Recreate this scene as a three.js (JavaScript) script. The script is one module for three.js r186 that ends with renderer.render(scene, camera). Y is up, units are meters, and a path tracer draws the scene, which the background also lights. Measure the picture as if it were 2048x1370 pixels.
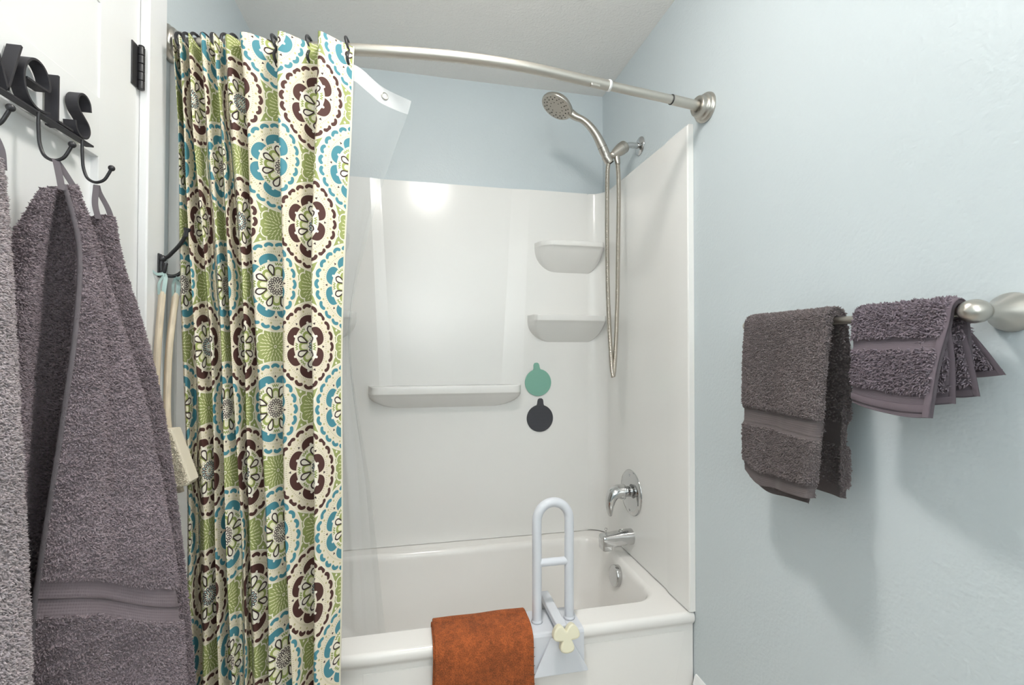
import * as THREE from 'three';
import { RoundedBoxGeometry } from 'three/addons/geometries/RoundedBoxGeometry.js';
import { RectAreaLightUniformsLib } from 'three/addons/lights/RectAreaLightUniformsLib.js';
import { mergeGeometries as mergeAll } from 'three/addons/utils/BufferGeometryUtils.js';

// ---------------------------------------------------------------- camera, light, exposure
const scene = new THREE.Scene();
scene.background = new THREE.Color(0x000000);
const camera = new THREE.PerspectiveCamera(73.0, 2048 / 1370, 0.02, 20);
camera.position.set(0, 1.25, 2.1046);
camera.rotation.set(0.0153, -0.2087, 0.001, 'YXZ');
const renderer = new THREE.WebGLRenderer({ antialias: true });
renderer.toneMapping = THREE.LinearToneMapping;
renderer.toneMappingExposure = 1.03;
renderer.shadowMap.enabled = true;
const LAMP_POS = [0.10, 2.435, 1.31], LAMP_SIZE = 0.2, LAMP_POWER = 14, LAMP_SIDE = 1.15, LAMP_DOWN = 3.6;
const FILL_POS = [0.12, 1.55, 2.40], FILL_POWER = 21;  // added fill light, out of view behind the camera

// ---------------------------------------------------------------- room measures (metres)
const XR = 0.8975, XL = -0.6265, CEIL = 2.486, ZF = 3.3;   // back wall at z = 0
const RIM = 0.398, TUBZ = 0.7475, TOP = 1.993;

// ---------------------------------------------------------------- helpers
const mergeGeometries = gs => mergeAll(gs.map(g => { const n = g.index ? g.toNonIndexed() : g; for (const k of Object.keys(n.attributes)) if (!['position', 'normal', 'uv'].includes(k)) n.deleteAttribute(k); return n; }));
function rng(seed) { let s = seed >>> 0; return () => { s = (s + 0x6D2B79F5) | 0; let t = Math.imul(s ^ (s >>> 15), 1 | s); t = (t + Math.imul(t ^ (t >>> 7), 61 | t)) ^ t; return ((t ^ (t >>> 14)) >>> 0) / 4294967296; }; }
const V = (x, y, z) => new THREE.Vector3(x, y, z);
const lin = (r, g, b) => new THREE.Color().setRGB(r, g, b);
const std = (o) => new THREE.MeshPhysicalMaterial(o);
const used = {};
function numbered(n) { used[n] = (used[n] ?? -1) + 1; return used[n] ? `${n}_${String(used[n]).padStart(3, '0')}` : n; }
function shade(m) { m.castShadow = true; m.receiveShadow = true; return m; }
function mesh(name, geo, mat, parent = scene) {
  const m = shade(new THREE.Mesh(geo, mat)); m.name = parent === scene ? numbered(name) : name; parent.add(m); return m;
}
function thing(name, label, category, group) {
  const g = new THREE.Group(); g.name = numbered(name); g.userData = { label, category }; if (group) g.userData.group = group; scene.add(g); return g;
}
function struct(name, geo, mat, label, category) { const m = mesh(name, geo, mat); m.userData = { kind: 'structure', label, category }; return m; }
function box(x0, x1, y0, y1, z0, z1, r = 0, seg = 2) {
  const w = x1 - x0, h = y1 - y0, d = z1 - z0;
  const g = r > 0 ? new RoundedBoxGeometry(w, h, d, seg, Math.min(r, w / 2.01, h / 2.01, d / 2.01)) : new THREE.BoxGeometry(w, h, d);
  g.translate((x0 + x1) / 2, (y0 + y1) / 2, (z0 + z1) / 2); return g;
}
const curve = (pts, closed = false) => new THREE.CatmullRomCurve3(pts.map(p => p.isVector3 ? p : V(...p)), closed, 'centripetal');
function tube(pts, r, seg = 48, rad = 14, closed = false) { return new THREE.TubeGeometry(curve(pts, closed), seg, r, rad, closed); }
// tube with flat caps
function capTube(pts, r, seg = 48, rad = 14) {
  const c = curve(pts), g = [new THREE.TubeGeometry(c, seg, r, rad, false)];
  for (const t of [0, 1]) { const s = new THREE.SphereGeometry(r, rad, 8); const p = c.getPoint(t); s.translate(p.x, p.y, p.z); g.push(s); }
  return mergeGeometries(g);
}
// lathe whose axis runs from a to b; profile = [[radius, distance along axis], ...]
function lathe(profile, a, dir, seg = 40) {
  const g = new THREE.LatheGeometry(profile.map(p => new THREE.Vector2(p[0], p[1])), seg);
  const q = new THREE.Quaternion().setFromUnitVectors(V(0, 1, 0), V(...dir).normalize());
  g.applyQuaternion(q); g.translate(...a); return g;
}
function sphere(x, y, z, r, w = 24, h = 16) { const g = new THREE.SphereGeometry(r, w, h); g.translate(x, y, z); return g; }
function extrudeFlat(points, depth, bevel = 0) {   // outline in x,y, extruded along +z
  const s = new THREE.Shape(points.map(p => new THREE.Vector2(p[0], p[1])));
  return new THREE.ExtrudeGeometry(s, { depth, bevelEnabled: bevel > 0, bevelThickness: bevel, bevelSize: bevel, bevelSegments: 3, curveSegments: 24 });
}
// grid surface: rows[j][i] = Vector3
function gridGeo(rows, uv) {
  const nj = rows.length, ni = rows[0].length, pos = new Float32Array(ni * nj * 3), uvs = new Float32Array(ni * nj * 2), idx = [];
  for (let j = 0; j < nj; j++) for (let i = 0; i < ni; i++) {
    const k = j * ni + i, p = rows[j][i]; pos[3 * k] = p.x; pos[3 * k + 1] = p.y; pos[3 * k + 2] = p.z;
    const t = uv ? uv(i, j) : [i / (ni - 1), j / (nj - 1)]; uvs[2 * k] = t[0]; uvs[2 * k + 1] = t[1];
    if (i < ni - 1 && j < nj - 1) idx.push(k, k + ni, k + 1, k + 1, k + ni, k + ni + 1);
  }
  const g = new THREE.BufferGeometry();
  g.setAttribute('position', new THREE.BufferAttribute(pos, 3)); g.setAttribute('uv', new THREE.BufferAttribute(uvs, 2)); g.setIndex(idx); g.computeVertexNormals(); return g;
}
function noiseTex(size, fn, rep = 1, srgb = false) {
  const d = new Uint8Array(size * size * 4);
  for (let y = 0; y < size; y++) for (let x = 0; x < size; x++) {
    const c = fn(x, y), k = 4 * (y * size + x);
    if (typeof c === 'number') { d[k] = d[k + 1] = d[k + 2] = Math.max(0, Math.min(255, c * 255)); } else { for (let q = 0; q < 3; q++) d[k + q] = Math.max(0, Math.min(255, c[q] * 255)); }
    d[k + 3] = 255;
  }
  const t = new THREE.DataTexture(d, size, size); t.wrapS = t.wrapT = THREE.RepeatWrapping; t.magFilter = THREE.LinearFilter; t.minFilter = THREE.LinearMipmapLinearFilter; t.generateMipmaps = true;
  t.repeat.set(rep, rep); if (srgb) t.colorSpace = THREE.SRGBColorSpace; t.needsUpdate = true; return t;
}
// periodic value noise
function valueNoise(size, cells, seed) {
  const r = rng(seed), g = new Float32Array(cells * cells).map(() => r()), out = new Float32Array(size * size), sm = t => t * t * (3 - 2 * t);
  for (let y = 0; y < size; y++) for (let x = 0; x < size; x++) {
    const fx = x / size * cells, fy = y / size * cells, x0 = Math.floor(fx), y0 = Math.floor(fy), u = sm(fx - x0), w = sm(fy - y0), x1 = (x0 + 1) % cells, y1 = (y0 + 1) % cells;
    out[y * size + x] = (g[y0 * cells + x0] * (1 - u) + g[y0 * cells + x1] * u) * (1 - w) + (g[y1 * cells + x0] * (1 - u) + g[y1 * cells + x1] * u) * w;
  }
  return out;
}
// uv in metres from the dominant axis of each face
function metreUV(geo) {
  const g = geo.index ? geo.toNonIndexed() : geo; const p = g.attributes.position, uv = new Float32Array(p.count * 2), a = V(), b = V(), c = V(), n = V();
  for (let f = 0; f < p.count; f += 3) {
    a.fromBufferAttribute(p, f); b.fromBufferAttribute(p, f + 1); c.fromBufferAttribute(p, f + 2); n.crossVectors(b.clone().sub(a), c.clone().sub(a));
    const ax = Math.abs(n.x), ay = Math.abs(n.y), az = Math.abs(n.z), k = ax >= ay && ax >= az ? 0 : ay >= az ? 1 : 2;
    [a, b, c].forEach((v, q) => { uv[2 * (f + q)] = k === 0 ? v.z : v.x; uv[2 * (f + q) + 1] = k === 1 ? v.z : v.y; });
  }
  g.setAttribute('uv', new THREE.BufferAttribute(uv, 2)); return g;
}

// ---------------------------------------------------------------- materials
const n1 = valueNoise(512, 64, 3), n2 = valueNoise(512, 128, 5), n3 = valueNoise(512, 12, 7);
const paintBump = noiseTex(512, (x, y) => { const k = y * 512 + x; return n1[k] * 0.62 + n2[k] * 0.3 + n3[k] * 0.08; }, 2.6);
const M = {
  wall: std({ color: lin(0.60, 0.66, 0.685), roughness: 0.42, bumpMap: paintBump, bumpScale: 0.0006 }),
  ceiling: std({ color: lin(0.90, 0.885, 0.86), roughness: 0.8, bumpMap: paintBump, bumpScale: 0.0012 }),
  door: std({ color: lin(0.88, 0.88, 0.88), roughness: 0.34 }),
  trim: std({ color: lin(0.88, 0.88, 0.88), roughness: 0.32 }),
  floor: std({ color: lin(0.58, 0.54, 0.49), roughness: 0.6 }),
  acrylic: std({ color: lin(0.865, 0.855, 0.83), roughness: 0.2 }),
  tub: std({ color: lin(0.87, 0.85, 0.82), roughness: 0.18 }),
  chrome: std({ color: lin(0.60, 0.60, 0.60), metalness: 1, roughness: 0.09 }),
  nickel: std({ color: lin(0.50, 0.47, 0.425), metalness: 1, roughness: 0.3 }),
  rod: std({ color: lin(0.56, 0.53, 0.48), metalness: 1, roughness: 0.42 }),
  black: std({ color: lin(0.022, 0.021, 0.024), roughness: 0.38 }),
  blackSoft: std({ color: lin(0.03, 0.028, 0.034), roughness: 0.55 }),
  darkHole: std({ color: lin(0.03, 0.028, 0.026), roughness: 0.6 }),
};
// ================================================================ room shell
const T = 0.1;
struct('floor', metreUV(box(XL - T, XR + T, -0.1, 0, -T, ZF + T)), M.floor, 'grey brown bathroom floor', 'floor');
struct('ceiling', metreUV(box(XL - T, XR + T, CEIL, CEIL + 0.1, -T, ZF + T)), M.ceiling, 'white painted flat ceiling', 'ceiling');
struct('wall_back', metreUV(box(XL - T, XR + T, 0, CEIL, -T, 0)), M.wall, 'pale blue painted wall above the tub surround', 'wall');
struct('wall_right', metreUV(box(XR, XR + T, 0, CEIL, 0, ZF)), M.wall, 'pale blue painted wall carrying the towel bar', 'wall');
struct('unseen_wall_front', metreUV(box(XL - T, XR + T, 0, CEIL, ZF, ZF + T)), M.wall, 'unseen pale blue painted wall behind the viewer', 'wall');  // out of view, set back to spread the bounced fill
// left wall with the door opening
const DZ0 = 0.876, DZ1 = 1.64, DTOP = 2.06;
struct('wall_left', metreUV(mergeGeometries([
  box(XL - T, XL, 0, CEIL, 0, DZ0 - 0.001), box(XL - T, XL, 0, CEIL, DZ1 + 0.02, ZF), box(XL - T, XL, DTOP + 0.02, CEIL, DZ0 - 0.001, DZ1 + 0.02)])), M.wall, 'pale blue painted wall around the white door', 'wall');
struct('trim_1', mergeGeometries([
  box(XL, -0.606, 0, DTOP + 0.1, 0.806, 0.884, 0.004), box(XL, -0.606, 0, DTOP + 0.1, DZ1 + 0.008, DZ1 + 0.09, 0.004), box(XL, -0.606, DTOP + 0.012, DTOP + 0.1, 0.8835, DZ1 + 0.0085, 0.004),
  box(XL - T, XL - 0.0, 0, DTOP + 0.012, DZ0, 0.8985), box(XL - T, XL, 0, DTOP + 0.012, DZ1 + 0.001, DZ1 + 0.019)]), M.trim, 'white door casing beside the shower curtain', 'door casing');
struct('baseboard_right', extrudeGeoBase(TUBZ + 0.002, ZF), M.trim, 'white baseboard along the towel bar wall', 'baseboard');
function extrudeGeoBase(z0, z1) {
  const g = extrudeFlat([[XR, 0], [XR - 0.014, 0], [XR - 0.014, 0.175], [XR - 0.008, 0.195], [XR - 0.004, 0.203], [XR, 0.203]], z1 - z0); g.translate(0, 0, z0); return g;
}
// ---- door (flush with the wall, panels recessed)
{
  const d = new THREE.Group(); d.name = numbered('door_1'); d.userData = { kind: 'structure', label: 'white panelled door with black hinges and hooks', category: 'door' }; scene.add(d);
  const xf = -0.6225, xb = -0.662, z0 = 0.902, z1 = DZ1, st = 0.125, y1 = DTOP;
  const R1 = [1.637, 1.757], bot = 0.2, top = 1.95;
  mesh('stile', box(xb, xf, 0.012, y1, z0, z0 + st, 0.0015), M.door, d);
  mesh('stile', box(xb, xf, 0.012, y1, z1 - st, z1, 0.0015), M.door, d);
  mesh('rail', box(xb, xf - 0.0001, 0.012, bot, z0 + st - 0.002, z1 - st + 0.002, 0.001), M.door, d);
  mesh('rail', box(xb, xf - 0.0001, R1[0], R1[1], z0 + st - 0.002, z1 - st + 0.002, 0.001), M.door, d);
  mesh('rail', box(xb, xf - 0.0001, top, y1, z0 + st - 0.002, z1 - st + 0.002, 0.001), M.door, d);
  mesh('panel', box(xb + 0.008, xf - 0.014, bot - 0.004, R1[0] + 0.004, z0 + st - 0.004, z1 - st + 0.004), M.door, d);
  mesh('panel', box(xb + 0.008, xf - 0.0025, R1[1] - 0.004, top + 0.004, z0 + st - 0.004, z1 - st + 0.004), M.door, d);
  for (const yc of [1.895, 1.05, 0.25]) {
    const h = 0.098, kz = 0.896;
    const hg = new THREE.Group(); hg.name = 'hinge'; hg.userData.label = 'black hinge'; d.add(hg);
    mesh('leaf', box(xf, xf + 0.003, yc - h / 2, yc + h / 2, z0 + 0.0015, z0 + 0.022, 0.001), M.black, hg);
    for (let k = 0; k < 5; k++) {
      const a = yc - h / 2 + k * h / 5; mesh('knuckle', lathe([[0, 0.0005], [0.0066, 0.0005], [0.0072, 0.0015], [0.0072, h / 5 - 0.0015], [0.0066, h / 5 - 0.0005], [0, h / 5 - 0.0005]], [xf + 0.006, a, kz], [0, 1, 0], 18), M.black, hg);
    }
    mesh('pin_cap', lathe([[0, h / 2], [0.006, h / 2], [0.006, h / 2 + 0.003], [0.003, h / 2 + 0.005], [0, h / 2 + 0.005]], [xf + 0.006, yc, kz], [0, 1, 0], 16), M.black, hg);
  }
}
// ---- ceiling lamp (above and in front of the tub, out of the frame; its highlight and shadows are in the photo)
{
  const [lx, ly, lz] = LAMP_POS;
  const l = thing('unseen_ceiling_lamp', 'unseen square white ceiling light above the middle of the room', 'lamp'), h = LAMP_SIZE / 2;
  mesh('housing', mergeGeometries([box(lx - h - 0.03, lx + h + 0.03, ly - 0.004, CEIL - 0.0005, lz - h - 0.03, lz - h), box(lx - h - 0.03, lx + h + 0.03, ly - 0.004, CEIL - 0.0005, lz + h, lz + h + 0.03), box(lx - h - 0.03, lx - h, ly - 0.004, CEIL - 0.0005, lz - h, lz + h), box(lx + h, lx + h + 0.03, ly - 0.004, CEIL - 0.0005, lz - h, lz + h)]), M.trim, l);
  mesh('light_lens', box(lx - h, lx + h, ly + 0.002, CEIL - 0.0005, lz - h, lz + h), std({ color: lin(0.85, 0.85, 0.83), emissive: lin(1, 0.96, 0.9), emissiveIntensity: 8, roughness: 0.4 }), l);
  RectAreaLightUniformsLib.init();
  const p = new THREE.RectAreaLight(lin(1, 0.965, 0.915), LAMP_POWER, LAMP_SIZE, LAMP_SIZE); p.position.set(lx, ly, lz); p.lookAt(lx, ly - 1, lz); p.name = 'lamp_light'; l.add(p);
  const q = new THREE.PointLight(lin(1, 0.965, 0.915), LAMP_SIDE, 0, 2); q.position.set(lx, ly - 0.05, lz); q.castShadow = true; q.shadow.mapSize.set(1024, 1024); q.shadow.radius = 4; q.name = 'lamp_side_light'; l.add(q);  // out of view, placed to light the ceiling and upper walls
  const d = new THREE.SpotLight(lin(1, 0.965, 0.915), LAMP_DOWN, 0, 0.80, 0.75, 2); d.position.set(lx, ly - 0.012, lz); d.target.position.set(lx, 0, lz); d.castShadow = true; d.shadow.mapSize.set(2048, 2048); d.shadow.radius = 4; d.name = 'lamp_down_light'; l.add(d); l.add(d.target); d.target.name = 'lamp_target';  // out of view, narrow lobe placed to light the tub and lower walls
}
// ---- added fill light, built as a flash head behind the camera, bounced off the wall
{
  const [fx, fy, fz] = FILL_POS, f = thing('added_fill_flash', 'added fill light built as a black flash head on a stand behind the camera, turned to the wall', 'flash');
  mesh('stand', capTube([[fx, 0.0, fz], [fx, fy - 0.05, fz]], 0.011, 8, 14), M.black, f);
  for (let k = 0; k < 3; k++) { const a = k * 2.094 + 0.5; mesh('leg', capTube([[fx, 0.3, fz], [fx + 0.2 * Math.cos(a), 0.01, fz + 0.2 * Math.sin(a)]], 0.009, 4, 10), M.black, f); }
  mesh('head', box(fx - 0.045, fx + 0.045, fy - 0.06, fy + 0.035, fz - 0.06, fz + 0.04, 0.008), M.black, f);
  mesh('fill_lens', box(fx - 0.036, fx + 0.036, fy - 0.03, fy + 0.028, fz + 0.04, fz + 0.046, 0.002), std({ color: lin(0.8, 0.8, 0.8), emissive: lin(1, 0.99, 0.97), emissiveIntensity: 4, roughness: 0.3 }), f);
  const p = new THREE.SpotLight(lin(1, 0.975, 0.945), FILL_POWER, 0, 1.35, 0.7, 2); p.position.set(fx, fy, fz + 0.052); p.target.position.set(fx, fy + 0.5, fz + 0.8); p.castShadow = true; p.shadow.mapSize.set(1024, 1024); p.shadow.radius = 2; p.name = 'added_fill_light'; f.add(p); f.add(p.target); p.target.name = 'fill_target';
}

// ================================================================ tub
const tub = thing('bathtub', 'white alcove bathtub with rounded basin and apron front', 'bathtub');
{
  const NC = 10, NS = 14;
  // rounded rectangle ring with matching indices
  function ring(x0, x1, z0, z1, r, y) {
    const pts = [], cs = [[x1 - r, z1 - r, 0], [x0 + r, z1 - r, 90], [x0 + r, z0 + r, 180], [x1 - r, z0 + r, 270]];
    for (let c = 0; c < 4; c++) {
      const [cx, cz, a0] = cs[c];
      for (let k = 0; k <= NC; k++) { const a = (a0 + 90 * k / NC) * Math.PI / 180; pts.push(V(cx + r * Math.cos(a), y, cz + r * Math.sin(a))); }
      const [nx, nz, na] = cs[(c + 1) % 4], a = na * Math.PI / 180, e = V(nx + r * Math.cos(a), y, nz + r * Math.sin(a)), s = pts[pts.length - 1];
      for (let k = 1; k < NS; k++) pts.push(s.clone().lerp(e, k / NS));
    }
    pts.push(pts[0].clone()); return pts;
  }
  const ox0 = XL + 0.002, ox1 = XR - 0.002, oz0 = 0.002, oz1 = TUBZ, rows = [];
  const O = (dz, y) => rows.push(ring(ox0, ox1, oz0, oz1 - dz, 0.003, y));
  O(0.012, 0.0); O(0.012, 0.352); O(0.011, 0.358); O(0.003, 0.366); O(0.0, 0.374); O(0.0, 0.384); O(0.003, 0.3915); O(0.008, 0.396); O(0.014, 0.398);
  const I = (d, r, y, dl = 0) => rows.push(ring(ox0 + 0.075 + d + dl, 0.83 - d, 0.093 + d, 0.648 - d, r, y));
  I(-0.006, 0.09, 0.398); I(0.0, 0.09, 0.3965); I(0.006, 0.088, 0.392); I(0.011, 0.086, 0.384); I(0.015, 0.085, 0.370); I(0.022, 0.085, 0.33, 0.03); I(0.034, 0.09, 0.25, 0.07); I(0.048, 0.1, 0.17, 0.12); I(0.066, 0.11, 0.115, 0.16); I(0.095, 0.115, 0.085, 0.18); I(0.13, 0.11, 0.075, 0.2); I(0.2, 0.05, 0.07, 0.22);
  const g = gridGeo(rows);
  const fl = rows[rows.length - 1], sh = new THREE.Shape(fl.map(p => new THREE.Vector2(p.x, -p.z))), fg = new THREE.ShapeGeometry(sh); fg.rotateX(-Math.PI / 2); fg.translate(0, 0.07, 0);
  // fix face winding so that outside faces out
  const body = mesh('tub_shell', mergeGeometries([g.toNonIndexed(), fg.toNonIndexed()]), M.tub, tub);
  // raised apron panel
  const ap = extrudeFlat([[-0.135, 0.02], [0.80, 0.02], [0.862, 0.338], [-0.135, 0.338]], 0.001, 0.001); ap.translate(0, 0, TUBZ - 0.0125); mesh('apron_panel', ap, M.tub, tub);
  mesh('overflow_cover', lathe([[0, 0.034], [0.036, 0.034], [0.040, 0.031], [0.0415, 0.026], [0.0415, -0.012], [0, -0.012]], [0.822, 0.335, 0.348], [-1, 0.1, 0], 40), M.chrome, tub);
}

// ================================================================ moulded surround
const sur = thing('shower_surround', 'glossy white moulded shower surround with built in shelves', 'shower surround');
{
  const yb = RIM + 0.0015, D0 = 0.03, DC = 0.0225;
  // back panel with the sunk tapered middle field
  const lx = (y, a, b) => a + (b - a) * (TOP - y) / (TOP - 1.1);
  const colsAt = y => [-0.52, lx(y, -0.190, -0.145), lx(y, -0.147, -0.091), lx(y, 0.441, 0.391), lx(y, 0.524, 0.489), 0.806];
  const P = (c, y, z) => V(c, y, z), tri = [];
  const quad = (a, b, c, d) => tri.push(a, b, c, a, c, d);
  const ys = [yb, 1.045, 1.075, TOP];
  for (let j = 0; j < 3; j++) {
    const y0 = ys[j], y1 = ys[j + 1], c0 = colsAt(Math.max(y0, 1.045)), c1 = colsAt(Math.max(y1, 1.045));
    const zc = (j, k) => (ys[j] > 1.06 && (k === 2 || k === 3)) ? DC : D0;
    for (let k = 0; k < 5; k++) quad(P(c0[k], y0, zc(j, k)), P(c0[k + 1], y0, zc(j, k + 1)), P(c1[k + 1], y1, zc(j + 1, k + 1)), P(c1[k], y1, zc(j + 1, k)));
  }
  { const c1 = colsAt(TOP); for (let k = 0; k < 5; k++) quad(P(c1[k], TOP, k === 2 || k === 3 ? DC : D0), P(c1[k + 1], TOP, (k + 1 === 2 || k + 1 === 3) ? DC : D0), P(c1[k + 1], TOP, 0.001), P(c1[k], TOP, 0.001)); }
  const bg = new THREE.BufferGeometry().setFromPoints(tri); bg.computeVertexNormals(); bg.setAttribute('uv', new THREE.BufferAttribute(new Float32Array(tri.length * 2), 2));
  mesh('back_panel', bg, M.acrylic, sur);
  // side panels: plan path from the cove at the back corner to the front edge
  function side(s, xw) {   // s = -1: panel on the right wall facing -x
    const x = d => xw + s * d, pts = [];
    const bx = s < 0 ? 0.806 : -0.52, cx = x(0.018);
    const r = Math.abs(cx - bx);
    for (let k = 0; k <= 14; k++) { const a = Math.PI / 2 * k / 14; pts.push([bx - s * r * Math.sin(a), 0.03 + 0.075 * (1 - Math.cos(a))]); }
    pts.push([x(0.018), 0.40], [x(0.018), 0.600], [x(0.0225), 0.622], [x(0.0225), 0.705], [x(0.0222), 0.7435], [x(0.019), TUBZ - 0.0003], [x(0.0005), TUBZ - 0.0003]);
    const g = [], rows = [yb + 0.002, 0.7, 1.1, 1.5, 1.8, TOP - 0.006, TOP].map((y, j) => pts.map(p => V(p[0] + (j === 6 ? -s * 0.004 : 0) , y, p[1])));
    rows[6] = pts.map(p => V(Math.abs(p[0] - xw) > 0.004 ? p[0] - s * 0.005 : p[0], TOP, p[1]));
    rows.push(pts.map(p => V(xw - 0 + s * 0.0005, TOP, p[1])));
    const gg = gridGeo(rows); const idx = gg.toNonIndexed(); idx.computeVertexNormals();
    // smooth only the cove: keep indexed normals there
    return gg;
  }
  mesh('side_panel', flatCrease(side(-1, XR)), M.acrylic, sur);
  mesh('side_panel', flatCrease(side(1, XL)), M.acrylic, sur);
  function flatCrease(g) { // split normals where faces meet sharply
    const ni = g.toNonIndexed(), p = ni.attributes.position, n = new Float32Array(p.count * 3), key = (v) => `${v.x.toFixed(4)},${v.y.toFixed(4)},${v.z.toFixed(4)}`, map = new Map(), fn = [];
    const a = V(), b = V(), c = V();
    for (let f = 0; f < p.count; f += 3) {
      a.fromBufferAttribute(p, f); b.fromBufferAttribute(p, f + 1); c.fromBufferAttribute(p, f + 2);
      const m = b.clone().sub(a).cross(c.clone().sub(a)); const w = m.length(); m.normalize(); fn.push(m);
      [a, b, c].forEach(v => { const k = key(v); if (!map.has(k)) map.set(k, []); map.get(k).push([m, w]); });
    }
    for (let f = 0; f < p.count; f += 3) for (let q = 0; q < 3; q++) {
      a.fromBufferAttribute(p, f + q); const m = fn[f / 3], s = V(0, 0, 0);
      for (const [o, w] of map.get(key(a))) if (o.dot(m) > 0.94) s.addScaledVector(o, w);
      s.normalize(); n.set([s.x, s.y, s.z], 3 * (f + q));
    }
    ni.setAttribute('normal', new THREE.BufferAttribute(n, 3)); return ni;
  }
  // moulded shelf: outline [x0..x1], depth dz; a rolled rim, then the body runs back to the panel
  function shelf(x0, x1, yTop, depth, rim, drop, inL, inR, cornerL, cornerR, zb = D0, belly = 1) {
    const N = 40, out = [];
    for (let k = 0; k <= N; k++) {                                   // outline from left on the wall to right on the wall
      const t = k / N, x = x0 + (x1 - x0) * t; let d = 1;
      const a = (x - x0) / cornerL, b = (x1 - x) / cornerR;
      if (a < 1) d = Math.min(d, Math.sqrt(1 - (1 - a) ** 2)); if (b < 1) d = Math.min(d, Math.sqrt(1 - (1 - b) ** 2));
      out.push([x, d * depth]);
    }
    const xc0 = x0 + inL, xc1 = x1 - inR, rows = [];
    const row = (y, ins, k, lift, kx = k) => rows.push(out.map(([x, d], i) => {
      const t = (x - x0) / (x1 - x0), xx = x + (xc0 + (xc1 - xc0) * t - x) * kx; return V(xx, y + (lift ? lift(t) : 0), zb - 0.004 + Math.max(0, d - ins) * (1 - k));
    }));
    row(yTop - 0.002, depth, 0); row(yTop - 0.002, 0.02, 0); row(yTop, 0.008, 0); row(yTop - 0.001, 0.003, 0); row(yTop - 0.005, 0, 0); row(yTop - rim + 0.006, 0, 0); row(yTop - rim + 0.001, 0.003, 0); row(yTop - rim, 0.008, 0);
    for (let q = 1; q <= 10; q++) { const s = Math.sin(q / 10 * Math.PI / 2), k = Math.pow(s, 1.1); row(yTop - rim - (drop - rim) * s, 0.008 * (1 - s), k * 0.999, null, 1 - Math.cos(q / 10 * Math.PI / 2)); }
    return gridGeo(rows);
  }
  mesh('corner_shelf', shelf(0.545, 0.868, 1.742, 0.105, 0.026, 0.135, 0.115, 0.075, 0.07, 0.03), M.acrylic, sur);
  mesh('corner_shelf', shelf(0.512, 0.872, 1.407, 0.105, 0.030, 0.125, 0.125, 0.080, 0.02, 0.02), M.acrylic, sur);
  mesh('corner_shelf', shelf(-0.598, -0.240, 1.407, 0.105, 0.030, 0.125, 0.080, 0.125, 0.02, 0.02), M.acrylic, sur);
  mesh('corner_shelf', shelf(-0.596, -0.272, 1.742, 0.105, 0.026, 0.135, 0.075, 0.115, 0.03, 0.07), M.acrylic, sur);
  mesh('soap_shelf', shelf(-0.192, 0.482, 1.094, 0.088, 0.036, 0.102, 0.16, 0.16, 0.04, 0.04), M.acrylic, sur);
}
// ================================================================ curtain rod
const ROD_Y = 2.01;
const ROD = [[XL + 0.001, 0.768], [-0.5, 0.812], [-0.351, 0.85], [-0.156, 0.884], [0.025, 0.904], [0.153, 0.91], [0.288, 0.905], [0.439, 0.885], [0.602, 0.862], [0.756, 0.841], [XR - 0.001, 0.819]];
const rodCurve = curve(ROD.map(p => [p[0], ROD_Y + 0.026 * Math.max(0, Math.min(1, (-0.3 - p[0]) / 0.33)) ** 1.5, p[1]]));
function rodAt(x) { let a = 0, b = 1; for (let k = 0; k < 40; k++) { const m = (a + b) / 2; if (rodCurve.getPoint(m).x < x) a = m; else b = m; } return { p: rodCurve.getPoint(a), t: rodCurve.getTangent(a), u: a }; }
{
  const g = thing('curtain_rod', 'curved brushed nickel shower curtain rod with round wall flanges', 'curtain rod');
  const sub = (x0, x1, n) => { const o = []; for (let k = 0; k <= n; k++) o.push(rodAt(x0 + (x1 - x0) * k / n).p); return o; };
  mesh('main_tube', tube(sub(XL + 0.03, 0.545, 24), 0.0142, 90, 20), M.rod, g);
  mesh('inner_tube', tube(sub(0.54, 0.775, 8), 0.0127, 30, 20), M.rod, g);
  const e = rodAt(0.545), e2 = rodAt(0.762);
  mesh('collar', lathe([[0.0127, -0.003], [0.0156, -0.003], [0.0160, 0], [0.0156, 0.004], [0.0127, 0.004]], e.p.toArray(), e.t.toArray(), 28), M.trim, g);
  mesh('end_sleeve', tube(sub(0.76, XR - 0.022, 6), 0.0146, 16, 20), M.rod, g);
  mesh('sleeve_seal', lathe([[0.0125, -0.0015], [0.0150, -0.0015], [0.0150, 0.001], [0.0125, 0.001]], e2.p.toArray(), e2.t.toArray(), 28), M.black, g);
  const bt = rodAt(0.498); const tab = box(-0.014, 0.014, -0.004, 0.004, -0.006, 0.006, 0.002); tab.rotateY(-Math.atan2(bt.t.z, bt.t.x)); tab.translate(bt.p.x, bt.p.y - 0.0125, bt.p.z + 0.006); mesh('release_button', tab, M.rod, g);
  const prof = [[0, 0], [0.044, 0], [0.0455, 0.004], [0.0445, 0.010], [0.040, 0.013], [0.0385, 0.015], [0.0385, 0.019], [0.036, 0.022], [0.0325, 0.024], [0.0315, 0.027], [0.0305, 0.036], [0.028, 0.039], [0.0165, 0.0395], [0.0165, 0.028], [0, 0.028]];
  mesh('wall_flange', lathe(prof, [XR - 0.0005, ROD_Y, 0.819], [-1, 0, 0.12], 56), M.nickel, g);
  mesh('wall_flange', lathe(prof, [XL + 0.0005, ROD_Y + 0.03, 0.7615], [1, 0, 0], 56), M.nickel, g);
}
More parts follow.
